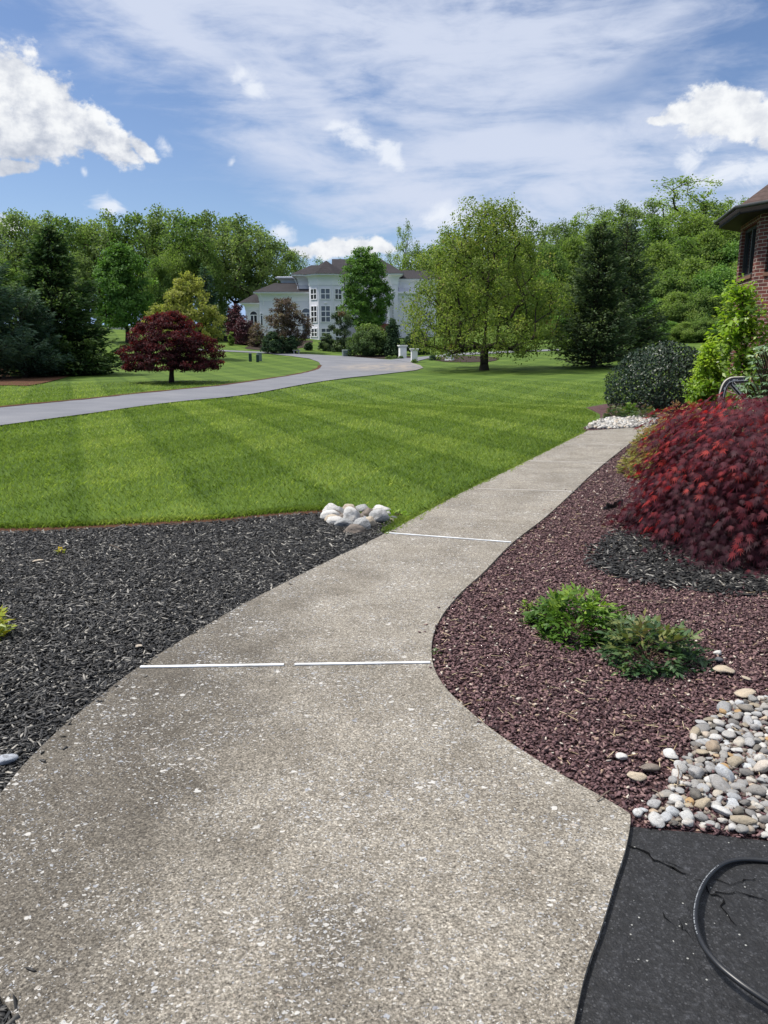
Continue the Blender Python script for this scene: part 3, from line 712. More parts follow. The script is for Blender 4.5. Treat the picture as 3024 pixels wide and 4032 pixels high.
def conifer(name, label, cat, loc, H, R, leafm, seed=0, z0=.3, whorl=.28, nb=8, per=60, fl=.26, fw=.08, droop=.18, tip_up=.25, power=.85, trunk_r=.16, group=None, thin_low=0.0, spread=.16, base=.42, bark='bark', bare=.12, clump=.28):
    rg = np.random.default_rng(seed); t = thing(name, label, cat, loc, group=group)
    P0, P1, R0, R1 = [], [], [], []; LP, LD, LT, LS = [], [], [], []
    zs = np.linspace(0, H, 14)
    for a, b in zip(zs[:-1], zs[1:]):
        P0.append((0, 0, a)); P1.append((0, 0, b)); R0.append(trunk_r * (1 - a / H) + .01); R1.append(trunk_r * (1 - b / H) + .008)
    z = z0
    while z < H - .1:
        f = (H - z) / (H - z0); L0 = R * f ** power
        for k in range(max(3, int(nb * (.5 + .6 * f)))):
            a = rg.uniform(0, 2 * np.pi); L = L0 * rg.uniform(.62, 1.12) + .12; zz = z + rg.uniform(-.5, .5) * whorl
            h = np.array([math.cos(a), math.sin(a), 0]); el = rg.normal(.10 + .55 * (1 - f), .12)
            s = np.linspace(0, 1, 5)
            q = np.array([0, 0, zz]) + h * (L * s)[:, None] + np.array([0, 0, 1.0]) * (L * (el * s - droop * 2 * s + (droop + tip_up) * s * s))[:, None]
            for i in range(4):
                P0.append(q[i]); P1.append(q[i + 1]); rr = .012 + .018 * L * (1 - i / 4) * .6; R0.append(rr); R1.append(rr * .75)
            m = max(4, int(per * (L / R) ** .9 * (1 - thin_low * f ** 4)))
            u = bare + (1 - bare) * rg.random(m) ** .75
            pos = np.stack([np.interp(u, s, q[:, c]) for c in range(3)], 1)
            side = np.cross(h, [0, 0, 1.0]); lat = rg.normal(0, 1, m) * spread * L * (1.15 - u) * 1.3 + rg.normal(0, .04, m)
            pos += side * lat[:, None]; pos[:, 2] += -np.abs(lat) * .22 + rg.normal(0, .03 + .02 * L, m)
            d = h * .9 + side * (np.sign(lat) * rg.uniform(.1, .9, m))[:, None] + np.array([0, 0, 1.0]) * rg.normal(-.08 + .25 * (u - .5), .3, m)[:, None]
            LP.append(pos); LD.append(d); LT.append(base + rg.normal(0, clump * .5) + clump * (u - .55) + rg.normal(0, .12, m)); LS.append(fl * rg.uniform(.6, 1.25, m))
        z += whorl * rg.uniform(.8, 1.2)
    V, F = frustums(*(np.array(v, float) for v in (P0, P1, R0, R1)), 5); mk('trunk', V, F, M[bark], t, smooth=True)
    LP, LD, LT, LS = np.concatenate(LP), np.concatenate(LD), np.concatenate(LT), np.concatenate(LS)
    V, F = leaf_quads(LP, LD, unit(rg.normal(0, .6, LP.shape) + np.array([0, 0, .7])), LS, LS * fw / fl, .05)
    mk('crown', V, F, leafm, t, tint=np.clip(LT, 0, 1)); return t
def site(px, Y): x = at(px, Y); return (x, Y, hz(x, Y) - .02)
def htop(px, py, Y): return zat(py, Y) - hz(at(px, Y), Y)          # height needed to reach an image row
def wpx(w, Y): return w * Y / FPX

def greens(dark, mid, lite): return [(0, dark), (.5, mid), (1, lite)]
L_ = {}
L_['maple'] = leaf_mat('leaf_spring_maple', [(0, (.040, .060, .014)), (.35, (.070, .098, .022)), (.6, (.105, .132, .030)), (.8, (.145, .165, .040)), (1, (.14, .095, .045))], .46, gain=1.95)
L_['red'] = leaf_mat('leaf_dark_red', [(0, (.016, .006, .008)), (.5, (.042, .012, .015)), (.8, (.085, .020, .022)), (1, (.14, .035, .03))], .38, .6, .12, (1.5, .6, .5), 1.35)
L_['yg'] = leaf_mat('leaf_yellow_green', greens((.065, .075, .022), (.12, .125, .035), (.19, .18, .06)), .5, gain=2.2)
L_['oak'] = leaf_mat('leaf_olive_oak', greens((.035, .053, .020), (.064, .088, .032), (.098, .122, .050)), .5, gain=2.6)
L_['green'] = leaf_mat('leaf_mid_green', greens((.020, .038, .012), (.045, .072, .020), (.085, .115, .034)), .5, gain=2.6)
L_['bright'] = leaf_mat('leaf_bright_green', greens((.036, .058, .016), (.070, .100, .026), (.115, .145, .042)), .5, gain=2.4)
L_['pear'] = leaf_mat('leaf_fresh_green', greens((.022, .048, .012), (.045, .085, .020), (.085, .135, .032)), .38, gain=2.5)
L_['spruce'] = leaf_mat('needle_dark_green', greens((.012, .020, .011), (.026, .040, .020), (.062, .080, .040)), .3, .6, gain=2.8)
L_['bluepine'] = leaf_mat('needle_blue_green', greens((.012, .024, .017), (.026, .046, .031), (.058, .085, .058)), .3, .6, gain=2.4)
L_['norway'] = leaf_mat('needle_green', greens((.008, .018, .008), (.022, .040, .015), (.05, .072, .024)), .3, .6, gain=2.8)
L_['purple'] = leaf_mat('leaf_dull_purple', [(0, (.030, .022, .022)), (.5, (.060, .042, .038)), (.8, (.085, .075, .045)), (1, (.13, .085, .075))], .35, gain=2.2)
L_['plum'] = leaf_mat('leaf_plum', [(0, (.022, .010, .014)), (.6, (.055, .022, .028)), (1, (.10, .045, .05))], .3, .5, .3, (1.2, .7, .7))
L_['shrub'] = leaf_mat('leaf_shrub', greens((.020, .036, .014), (.045, .070, .025), (.10, .135, .035)), .35, gain=2.3)
L_['darkshrub'] = leaf_mat('leaf_dark_shrub', greens((.008, .018, .010), (.018, .034, .016), (.04, .062, .028)), .2, gain=2.4)
L_['holly'] = leaf_mat('leaf_holly', greens((.006, .014, .008), (.012, .026, .013), (.032, .052, .022)), .08, .42, .3)

# ------------------------------------------------------------------ specimen trees on the lawns
Y = 48.5; H = htop(1910, 778, Y)
deciduous('maple_tree', 'broad spreading maple with sparse olive spring leaves on the lawn beside the driveway', 'tree', site(1908, Y), H, wpx(326, Y) + .35, L_['maple'], seed=11,
          z0=1.05, fork=1.35, trunk_r=.27, n=720, per=58, sig=.52, size=.125, prof=([0, .06, .16, .30, .45, .6, .75, .88, 1], [.66, .90, 1.0, .98, .86, .72, .57, .46, .30]),
          out=.45, lump=.13, seg=.45, lead=H * .8, updown=1.6, bow=.05, r_tip=.011, sides=6, kw=dict(base=.46, cl_tint=.14, lf_tint=.12, up=.3, flat=1.15, aspect=.8))
Y = 34.5; H = htop(670, 1214, Y)
deciduous('red_maple_tree', 'rounded dark red maple tree standing on the lawn just across the street', 'tree', site(668, Y), H, wpx(212, Y), L_['red'], seed=5,
          z0=.62, fork=.75, trunk_r=.11, n=430, per=85, sig=.25, size=.095, prof=([0, .07, .2, .4, .6, .8, .93, 1], [.84, 1, .98, .90, .76, .55, .34, .14]), out=.36, lump=.09, seg=.25,
          updown=.7, bow=.16, r_tip=.006, kw=dict(base=.42, cl_tint=.15, lf_tint=.17, flat=.42, droop=.5, aspect=.55, top_tint=.35, up=.9))
Y = 62; H = htop(752, 1066, Y)
deciduous('yellow_green_tree', 'yellow-green young tree behind the dark red maple', 'tree', site(752, Y), H, wpx(150, Y), L_['yg'], seed=8, z0=.9, fork=1.0, trunk_r=.14, n=240, per=60, sig=.42, size=.17,
          prof=([0, .15, .35, .55, .75, .9, 1], [.6, .95, 1, .85, .6, .35, .1]), out=.45, kw=dict(base=.5, cl_tint=.14, up=.4))
Y = 50; H = htop(2345, 884, Y)
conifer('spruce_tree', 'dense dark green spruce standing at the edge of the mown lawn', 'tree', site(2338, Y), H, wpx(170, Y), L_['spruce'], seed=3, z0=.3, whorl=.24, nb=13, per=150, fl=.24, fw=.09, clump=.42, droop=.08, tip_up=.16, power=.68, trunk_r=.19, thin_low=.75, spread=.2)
Y = 58; H = htop(2450, 872, Y)
conifer('spruce_tree', 'second dark spruce, half hidden behind the spruce on the lawn edge', 'tree', site(2440, Y), H, wpx(165, Y), L_['spruce'], seed=4, z0=.6, whorl=.27, nb=12, per=90, fl=.26, fw=.10, clump=.42, droop=.08, tip_up=.15, power=.72, trunk_r=.2, base=.36, spread=.2)
Y = 43; H = htop(200, 890, Y)
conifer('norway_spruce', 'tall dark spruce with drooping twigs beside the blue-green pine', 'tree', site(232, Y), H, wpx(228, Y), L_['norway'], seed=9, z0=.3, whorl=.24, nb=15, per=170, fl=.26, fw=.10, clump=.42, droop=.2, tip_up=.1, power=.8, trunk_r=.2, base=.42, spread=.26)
Y = 37.5; H = htop(-40, 850, Y)
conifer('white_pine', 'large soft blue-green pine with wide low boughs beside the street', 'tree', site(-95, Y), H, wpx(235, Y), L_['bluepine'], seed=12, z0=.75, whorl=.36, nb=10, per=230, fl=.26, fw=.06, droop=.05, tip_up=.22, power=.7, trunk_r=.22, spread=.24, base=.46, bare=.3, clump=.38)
Y = 40; H = htop(120, 1150, Y)
conifer('white_pine', 'low young blue-green pine in front of the tall dark spruce', 'tree', site(95, Y), H, wpx(165, Y), L_['bluepine'], seed=13, z0=.35, whorl=.3, nb=9, per=190, fl=.24, fw=.06, droop=.05, tip_up=.25, power=.5, trunk_r=.12, spread=.24, base=.46, bare=.25, clump=.38)
Y = 76; H = htop(500, 948, Y)
deciduous('dark_green_tree', 'full dark green maple between the tall spruce and the yellow-green tree', 'tree', site(505, Y), H, wpx(118, Y), L_['pear'], seed=21, z0=1.6, fork=1.7, trunk_r=.2, n=230, per=60, sig=.6, size=.24,
          prof=([0, .12, .4, .65, .85, 1], [.7, .95, 1, .85, .55, .15]), kw=dict(base=.34, cl_tint=.14))
Y = 84; H = htop(822, 1046, Y)
conifer('blue_spruce', 'bluish spruce rising behind the yellow-green tree', 'tree', site(822, Y), H, wpx(52, Y), L_['bluepine'], seed=22, z0=.4, whorl=.4, nb=8, per=34, fl=.45, fw=.16, power=.7, trunk_r=.14)
Y = 82; H = htop(1437, 966, Y)
deciduous('pear_tree', 'upright egg-shaped bright green tree in front of the white house', 'tree', site(1438, Y), H, wpx(100, Y), L_['pear'], seed=31, z0=2.35, fork=2.1, trunk_r=.17, n=320, per=80, sig=.5, size=.18,
          prof=([0, .1, .28, .5, .75, .9, 1], [.6, .92, 1, .93, .74, .52, .25]), out=.4, lead=H * .8, updown=1.6, kw=dict(base=.5, cl_tint=.15))
Y = 74; H = htop(1130, 1168, Y)
deciduous('crabapple_tree', 'dull purple-brown crabapple tree in the mulched island before the white house', 'tree', site(1128, Y), H, wpx(92, Y), L_['purple'], seed=41, z0=.75, fork=.8, trunk_r=.11, n=200, per=52, sig=.40, size=.14,
          prof=([0, .15, .35, .6, .85, 1], [.6, .95, 1, .85, .6, .3]), out=.5, lump=.3, r_tip=.009, kw=dict(base=.45, cl_tint=.2, up=.3))
def bush(name, label, loc, H, R, lm, seed, n=90, per=60, sig=.28, size=.13, z0=.1, prof=None, group=None, cat='shrub', kw=None, out=.35, lump=.2, **k2):
    return deciduous(name, label, cat, loc, H, R, lm, seed=seed, z0=z0, fork=.08, trunk_r=.05, n=n, per=per, sig=sig, size=size, prof=prof or ([0, .2, .5, .8, 1], [.85, 1, .92, .62, .2]),
                     group=group, trunk='stem', crown='foliage', r_tip=.007, out=out, lump=lump, seg=.4, kw=kw, sides=4, **k2)
Y = 72.5; bush('evergreen_shrub', 'dark low evergreen shrub under the purple-brown crabapple', site(1075, Y), htop(1075, 1300, Y), wpx(52, Y), L_['darkshrub'], 42)
Y = 73; bush('evergreen_shrub', 'small dark evergreen shrub at the foot of the crabapple trunk', site(1150, Y), htop(1150, 1318, Y), wpx(30, Y), L_['darkshrub'], 43, n=50)
Y = 88; bush('plum_tree', 'dark wine-red plum tree at the end of the white house', site(935, Y), htop(935, 1196, Y), wpx(40, Y), L_['plum'], 44, n=110, sig=.4, size=.17, cat='tree')
Y = 82; bush('purple_shrub', 'dull purple shrub before the low wing of the white house', site(965, Y), htop(965, 1238, Y), wpx(46, Y), L_['plum'], 45, n=110, sig=.36, size=.14, kw=dict(base=.55))
Y = 80; bush('purple_shrub', 'greyish purple twiggy shrub left of the crabapple', site(1012, Y), htop(1012, 1262, Y), wpx(34, Y), L_['purple'], 46, n=80, per=36, sig=.36, size=.13, kw=dict(base=.5))
Y = 80; bush('green_shrub', 'little light green shrub on the terrace beyond the red maple', site(913, Y), htop(913, 1302, Y), wpx(13, Y), L_['bright'], 47, n=30, sig=.16, size=.1)
Y = 70; bush('round_shrub', 'large rounded green shrub with yellowish new growth beside the white pillar', site(1452, Y), htop(1452, 1270, Y), wpx(92, Y), L_['shrub'], 51, n=230, per=70, sig=.34, size=.13, z0=.25, kw=dict(base=.38, top_tint=.75, cl_tint=.14))
Y = 69; bush('dark_shrub', 'dark upright evergreen shrub behind the first white pillar', site(1546, Y), htop(1540, 1250, Y), wpx(34, Y), L_['darkshrub'], 52, n=130, per=60, sig=.36, prof=([0, .3, .7, 1], [1, 1, .7, .2]))
Y = 72; bush('dark_shrub', 'dark evergreen shrub under the left boughs of the broad maple', site(1640, Y), htop(1640, 1290, Y), wpx(60, Y), L_['darkshrub'], 53, n=120)
Y = 84; bush('clipped_shrub', 'small clipped green shrub under the egg-shaped tree', site(1410, Y), htop(1410, 1272, Y), wpx(20, Y), L_['shrub'], 54, n=40, sig=.2)
Y = 78; bush('juniper', 'low spreading juniper below the round turret', site(1290, Y), htop(1290, 1310, Y), wpx(40, Y), L_['spruce'], 55, n=70, sig=.25, prof=([0, .4, 1], [1, .8, .3]))
Y = 77; bush('juniper', 'low creeping juniper at the foot of the tiered pine', site(1345, Y), htop(1345, 1322, Y), wpx(44, Y), L_['spruce'], 56, n=60, sig=.22, prof=([0, .4, 1], [1, .8, .3]))
Y = 78; bush('tufted_shrub', 'low tufted green plant on the bank left of the junipers', site(1215, Y), htop(1215, 1338, Y), wpx(15, Y), L_['darkshrub'], 57, n=30, sig=.16, size=.12)
for i, (px, Y, top, w, lab) in enumerate([(1532, 66, 1399, 12, 'small green mound plant nearest the round shrub'), (1552, 66, 1399, 13, 'small green mound plant in the middle before the first white pillar'), (1578, 65, 1404, 11, 'small green mound plant at the foot of the first white pillar'),
        (1632, 59, 1414, 12, 'small green mound plant at the foot of the second white pillar'), (1703, 62, 1394, 14, 'bluish tufted plant beside the driveway under the maple'), (1726, 62, 1402, 12, 'low green plant between the tufted plant and the third pillar')]):
    bush('mound_plant', lab, site(px, Y), max(.25, htop(px, top, Y)), wpx(w, Y), L_['bluepine'] if i == 4 else L_['shrub'], 60 + i, n=26, per=40, sig=.12, size=.08, z0=.05, cat='plant', group='small plants around the white pillars')
# tiered cloud pine with a browned patch
Y = 77; t = thing('tiered_pine', 'dark pine pruned into round tufts with one browned tuft before the turret', 'tree', site(1345, Y))
rg = np.random.default_rng(71); tufts = [(1346, 1232, .55), (1320, 1246, .45), (1372, 1250, .45), (1336, 1268, .5), (1374, 1276, .42), (1352, 1292, .5), (1308, 1290, .34), (1330, 1305, .45), (1362, 1312, .5)]
base = np.array(site(1345, Y)); C = np.array([[at(px, Y) - base[0], rg.normal(0, .4), zat(py, Y) - base[2]] for px, py, r in tufts])
C[:, 2] = np.maximum(C[:, 2], .35); a, p, r = skeleton(rg, C, .4, .09, .02, .3); idx = np.arange(1, len(a)); V, F = frustums(a[p[idx]], a[idx], r[idx] * 1.2, r[idx], 5); mk('trunk', V, F, M['bark'], t)
for k, (c, tf) in enumerate(zip(C, tufts)):
    V, F, ti = leaves_at(rg, c[None], 420, tf[2], .17, c, up=.6, flat=.75, aspect=.3)
    if k == 0:
        M['brown_needle'] = leaf_mat('needle_brown', greens((.07, .035, .018), (.14, .07, .04), (.2, .11, .065)), .2)
        V2, F2, ti2 = leaves_at(rg, (c + np.array([0, -.35, -.1]))[None], 220, .36, .16, c, up=.4, aspect=.3); o = mk('brown_tuft', V2, F2, M['brown_needle'], t, tint=ti2); o['label'] = 'browned dry tuft'
    mk('foliage', V, F, L_['spruce'], t, tint=ti)

# ------------------------------------------------------------------ woods
def wood_kind(name, label, lm, seed, H=16, R=5, z0=5, n=120, per=95, sig=1.45, size=.34, **k):
    return deciduous(name, label, 'tree', (0, 0, 0), H, R, lm, seed=seed, z0=z0, trunk_r=.26, n=n, per=per, sig=sig, size=size, seg=1.0, r_tip=.03, sides=4, group='', **k)
P_tall = ([0, .2, .5, .75, .92, 1], [.5, .85, 1, .9, .6, .25])
P_dome = ([0, .15, .4, .7, .9, 1], [.8, 1, 1, .85, .55, .2])
WK = {
    'oak': wood_kind('oak_tree', 'tall olive-green oak in the wood behind the left lawn', L_['oak'], 101, z0=5, prof=P_tall, n=60, per=85, sig=1.2, lump=.4, out=.36, kw=dict(base=.5, cl_tint=.16, up=.3, flat=.85)),
    'oak2': wood_kind('oak_tree', 'x', L_['oak'], 102, R=5.6, z0=5, prof=P_dome, n=80, per=90, sig=1.25, lump=.42, out=.36, kw=dict(base=.45, cl_tint=.18, up=.3, flat=.85)),
    'green': wood_kind('woodland_tree', 'x', L_['green'], 103, R=4.6, z0=2.5, prof=P_dome, n=130, kw=dict(base=.5, cl_tint=.16, flat=.95, up=.35)),
    'green2': wood_kind('woodland_tree', 'x', L_['green'], 104, R=4.4, z0=4, prof=P_tall, n=80, per=85, sig=1.2, lump=.4, out=.36, kw=dict(base=.45, cl_tint=.18, flat=.9, up=.3)),
    'bright': wood_kind('light_green_tree', 'x', L_['bright'], 105, R=5, z0=2, prof=P_dome, n=150, kw=dict(base=.5, cl_tint=.15, flat=.95, up=.35)),
    'airy': wood_kind('airy_tree', 'x', L_['bright'], 106, R=4.6, z0=5, prof=P_tall, n=62, per=52, sig=1.0, size=.28, lump=.4, out=.45, kw=dict(base=.55, flat=.9)),
}
for _k, _l, _s in (('edge_green', 'green', 107), ('edge_bright', 'bright', 108), ('edge_mix', 'pear', 109)):
    WK[_k] = wood_kind('woodland_tree', 'x', L_[_l], _s, R=8.5, z0=.6, fork=1.2, prof=([0, .15, .4, .65, .85, 1], [.75, 1, .95, .8, .55, .2]), n=260, per=110, sig=1.75, size=.52, lump=.34, out=.34, kw=dict(base=.48, cl_tint=.2, flat=1.0, up=.25))
used = set()
def plant(kind, px, Y, top, w=None, label=None, group=None, cat='tree', rz=None, zb=None):
    root = WK[kind]; h = htop(px, top, Y) / 16.0
    loc = site(px, Y); nat = {'oak': 5, 'oak2': 5.6, 'green': 4.6, 'green2': 4.4, 'bright': 5, 'airy': 4.6}.get(kind, 8.5)
    sx = h if w is None else wpx(w / 2, Y) / nat
    rz = random.Random(int(px * 13 + Y)).uniform(0, 6.28) if rz is None else rz
    if kind not in used:
        used.add(kind); o = root; o.location = loc; o.rotation_euler = (0, 0, rz); o.scale = (sx, sx, h)
    else: o = dup(root, loc, rz, (sx, sx, h))
    o['label'] = label; o['group'] = group or ''
    if not group: del o['group']
    return o
GL = 'trees of the wood behind the left lawn'; GR = 'trees on the wooded hillside'
lo = 'tall olive-green oak in the wood behind the left lawn'; lg = 'mid green leafy tree in the wood behind the left lawn'
for px, Y, top, k in [(-60, 112, 880, 'oak'), (110, 108, 818, 'oak2'), (215, 112, 832, 'oak'), (300, 104, 852, 'green2'), (365, 110, 862, 'oak2'), (445, 108, 826, 'oak'), (545, 106, 836, 'green2'), (610, 114, 862, 'oak'),
                      (690, 110, 806, 'oak2'), (765, 104, 846, 'green2'), (800, 116, 834, 'oak'), (872, 108, 828, 'oak'), (930, 114, 856, 'green2'), (985, 106, 842, 'oak'), (1045, 112, 892, 'oak2'), (1100, 118, 944, 'oak2'),
                      (20, 122, 868, 'green'), (170, 124, 850, 'green'), (400, 122, 880, 'oak2'), (660, 126, 900, 'green2')]:
    plant(k, px, Y, top, label=lo if k.startswith('oak') else lg, group=GL)
lgl = 'mid green small tree at the edge of the wood behind the left lawn'
for px, Y, top, w, k in [(640, 98, 1010, 150, 'green'), (700, 100, 960, 160, 'bright'), (330, 100, 985, 170, 'oak2'), (20, 96, 1000, 200, 'green'), (850, 102, 985, 130, 'green'), (600, 104, 1100, 120, 'green'), (300, 104, 1090, 120, 'green'), (720, 106, 1130, 130, 'green'), (900, 106, 1200, 120, 'green'), (440, 110, 1120, 130, 'green')]:
    plant(k, px, Y, top, w, label=lgl, group='small trees at the wood edge')
lb = 'small far tree showing over the white house roof'
for px, Y, top, w, k in [(1160, 128, 985, 110, 'green2'), (1205, 132, 994, 90, 'airy'), (1265, 134, 1008, 100, 'airy'), (1335, 134, 1016, 90, 'airy'), (1480, 132, 1004, 100, 'airy'), (1540, 126, 985, 110, 'airy')]:
    plant(k, px, Y, top, w, label=lb, group='far trees over the white house roof')
plant('airy', 1592, 118, 868, 120, label='lone thin airy tree rising right of the white house roof')
plant('airy', 2640, 150, 684, 330, label='tallest airy tree standing out above the wooded hillside')
lh = 'light green leafy tree on the wooded hillside'; lm = 'mid green leafy tree on the wooded hillside'; lk = 'olive oak on the wooded hillside'; la = 'thin airy tree along the crest of the wooded hillside'
for px, Y, top, w, k in [
        (1640, 116, 960, 180, 'bright'), (1730, 122, 920, 220, 'bright'), (1800, 118, 900, 240, 'bright'), (1900, 125, 880, 240, 'green'), (2000, 122, 890, 220, 'bright'), (2095, 116, 856, 200, 'oak'), (2175, 120, 862, 180, 'oak2'), (2040, 110, 930, 200, 'green'),
        (2250, 128, 850, 240, 'bright'), (2310, 150, 806, 170, 'airy'), (2360, 130, 830, 220, 'bright'), (2420, 145, 790, 220, 'oak2'), (2500, 140, 786, 230, 'oak'), (2545, 128, 850, 240, 'green'), (2660, 140, 800, 260, 'bright'), (2740, 150, 790, 220, 'green2'),
        (2800, 155, 778, 200, 'airy'), (2850, 160, 780, 220, 'airy'), (2930, 158, 790, 240, 'airy'), (3010, 150, 800, 260, 'bright'), (2790, 138, 850, 260, 'bright'), (2900, 140, 850, 260, 'green'), (3000, 135, 870, 280, 'bright'),
        (2150, 105, 960, 220, 'edge_green'), (2230, 108, 940, 220, 'edge_bright'), (2120, 96, 1060, 200, 'edge_mix'), (2560, 108, 960, 250, 'edge_bright'), (2650, 112, 930, 240, 'green'), (2740, 114, 915, 250, 'edge_bright'), (2850, 112, 950, 260, 'edge_mix'), (2960, 110, 945, 270, 'edge_green'), (3060, 108, 940, 280, 'edge_bright'),
        (2600, 95, 1060, 250, 'edge_green'), (2700, 98, 1020, 270, 'edge_bright'), (2800, 94, 1050, 270, 'edge_mix'), (2900, 96, 1030, 270, 'edge_bright'), (2990, 92, 1060, 270, 'edge_green'),
        (2570, 89, 1175, 200, 'edge_mix'), (2650, 86, 1150, 210, 'edge_bright'), (2745, 85, 1135, 220, 'edge_green'), (2840, 84, 1165, 220, 'edge_bright'), (2930, 82, 1180, 230, 'edge_mix'), (3030, 82, 1150, 230, 'edge_bright')]:
    lab = {'edge_bright': lh, 'edge_green': lm, 'edge_mix': lm, 'bright': lh, 'green': lm, 'green2': lm, 'oak': lk, 'oak2': lk, 'airy': la}[k]
    plant(k, px, Y, top, w, label=lab, group=GR)
le_ = 'low leafy bush along the edge of the hillside wood'
for i, (px, Y, top, w) in enumerate([(2560, 83, 1255, 130), (2620, 82, 1262, 140), (2690, 80, 1268, 140), (2760, 80, 1250, 150), (2830, 79, 1262, 140), (2900, 78, 1255, 150), (2980, 78, 1250, 150), (2200, 92, 1240, 120), (2110, 90, 1260, 120)]):
    plant(('edge_green', 'edge_mix', 'edge_bright')[i % 3], px, Y, top, w, label=le_, group='bushes along the wood edge', cat='shrub')['category'] = 'shrub'
print('trees done')

# ------------------------------------------------------------------ the white house
M['white_wall'] = plain('white_painted_brick', (.70, .69, .74), (.64, .635, .69), 1.2, .75, .25)
M['white_trim'] = plain('white_trim', (.80, .785, .81), (.76, .75, .78), 4, .5, .3)
def shingle(name, c, sc=1.0):
    m, g, b = mat(name, .9, .15); co = g.coord(); geo = g.new('ShaderNodeNewGeometry')
    x, y, z = g.sep(co); n = g.noise(co, 9 * sc, 4, .7); n2 = g.noise(co, .7 * sc, 4, .6)
    rows = (z * (2 * math.pi / (.10 / sc))).sin().ss(.75, 1.0)
    v = n * .7 + n2 * .3
    cc = g.ramp(v, [(.3, tuple(q * .6 for q in c)), (.55, c), (.75, tuple(q * 1.5 for q in c))])
    cc = g.mix(rows * .45, cc, tuple(q * .35 for q in c)); setc(g, b, cc, g.bump(n, .4, .02)); return m
M['slate_roof'] = shingle('dark_slate_roof', (.034, .031, .034), .45)
M['glass'] = plain('dark_window_glass', (.018, .021, .026), (.03, .034, .04), .8, .06, .7)
M['curtain'] = plain('curtained_glass', (.11, .125, .16), (.07, .08, .10), 3, .12, .6)
M['dark'] = plain('dark_recess', (.02, .02, .022), None, 3, .9, .1)
def hx(px, Y): return at(px, Y)
hroot = thing('white_house', 'large white house with dark roofs and an eight-sided window turret', 'house', (0, 0, 0))
W_, C_, RF = MB(), MB(), MB()
def off_poly(poly, d):
    """push a convex polygon outward by d"""
    n = len(poly); out = []
    cx = sum(p[0] for p in poly) / n; cy = sum(p[1] for p in poly) / n
    for i in range(n):
        a, b, c = Vector(poly[i - 1]), Vector(poly[i]), Vector(poly[(i + 1) % n])
        e1, e2 = (b - a).normalized(), (c - b).normalized()
        n1, n2 = Vector((e1.y, -e1.x)), Vector((e2.y, -e2.x))
        if n1.dot(Vector((cx, cy)) - b) > 0: n1 = -n1
        if n2.dot(Vector((cx, cy)) - b) > 0: n2 = -n2
        m_ = (n1 + n2); m_ = m_ / max(m_.dot(n1), .3); out.append((b.x + m_.x * d, b.y + m_.y * d))
    return out
def eaves(poly, zw, ze, w):
    """a cove cornice flaring out from wall top zw to the eave ze, then gutter"""
    K = 6; prev = poly; C_.prism(off_poly(poly, .04), zw - .14, zw)
    for i in range(K):
        a, b = i / K, (i + 1) / K
        f = lambda t: w * (1 - math.sqrt(max(0, 1 - t * t))) * .8 + .05
        C_.prism(off_poly(poly, f(a)), zw + (ze - zw) * a, zw + (ze - zw) * b - .001, off_poly(poly, f(b)))
    C_.prism(off_poly(poly, w + .05), ze, ze + .16)
def hip(x0, x1, y0, y1, ze, zr, rx0, rx1, w):
    a, b, c, d = (x0 - w, y0 - w, ze), (x1 + w, y0 - w, ze), (x1 + w, y1 + w, ze), (x0 - w, y1 + w, ze)
    ym = (y0 + y1) / 2; e, f = (rx0, ym, zr), (rx1, ym, zr)
    RF.add([a, b, c, d, e, f], [(0, 1, 5, 4), (2, 3, 4, 5), (3, 0, 4), (1, 2, 5), (0, 3, 2, 1)])
def rect(x0, x1, y0, y1): return [(x0, y0), (x1, y0), (x1, y1), (x0, y1)]
def hblock(pl, pr, Y, depth, pw, pe, pridge=None, rl=None, rr=None, w=.55, base=-.6, flat=False):
    x0, x1 = hx(pl, Y), hx(pr, Y); zb = hz(x0, Y) + base; zw, ze = zat(pw, Y), zat(pe, Y); poly = rect(x0, x1, Y, Y + depth)
    W_.prism(poly, zb, zw); eaves(poly, zw, ze, w)
    if flat: C_.prism(off_poly(poly, w * .8), ze + .16, ze + .22); return
    Yr = Y + depth / 2; hip(x0, x1, Y, Y + depth, ze + .15, zat(pridge, Yr), hx(rl, Yr), hx(rr, Yr), w + .12)
hblock(973, 1040, 96.2, 7, 1217, 1198, 1150, 1022, 1060)
hblock(1028, 1226, 94.6, 9, 1180, 1156, 1114, 1090, 1200)
hblock(1182, 1345, 95.6, 9, 1119, 1088, 1044, 1232, 1345, w=.75)
hblock(1116, 1184, 99.5, 6, 1116, 1097, flat=True, w=.6)
hblock(1335, 1566, 96.4, 10, 1112, 1081, 1020, 1312, 1500, w=.6)
hblock(1530, 1566, 95.2, 6, 1115, 1083, 1046, 1530, 1540, w=.5)
hblock(1567, 1715, 97.5, 9, 1128, 1104, 1064, 1585, 1690, w=.5)
hblock(1560, 1632, 95.9, 2.0, 1170, 1156, flat=True, w=.25)
# eight-sided turret
Yt = 92.0; cx_t = hx(1285, Yt); side = 54 * Yt / FPX / 1.0; ap = side * 1.2071; cy_t = Yt + ap; Rt = side / 2 / math.sin(math.pi / 8)
oct_ = [(cx_t + Rt * math.cos(math.pi / 8 + k * math.pi / 4), cy_t + Rt * math.sin(math.pi / 8 + k * math.pi / 4)) for k in range(8)]
ztb = hz(cx_t, Yt) - .5; ztw, zte = zat(1117, Yt), zat(1084, Yt)
W_.prism(oct_, ztb, ztw); eaves(oct_, ztw, zte, .48)
e_ = off_poly(oct_, .62); zt0 = zte + .15; apex = (cx_t, cy_t, zat(1026, cy_t))
RF.add([(x, y, zt0) for x, y in e_] + [apex], [(i, (i + 1) % 8, 8) for i in range(8)] + [tuple(range(8))[::-1]])
W_.build('wall', M['white_wall'], hroot); C_.build('cornice', M['white_trim'], hroot); RF.build('roof', M['slate_roof'], hroot)
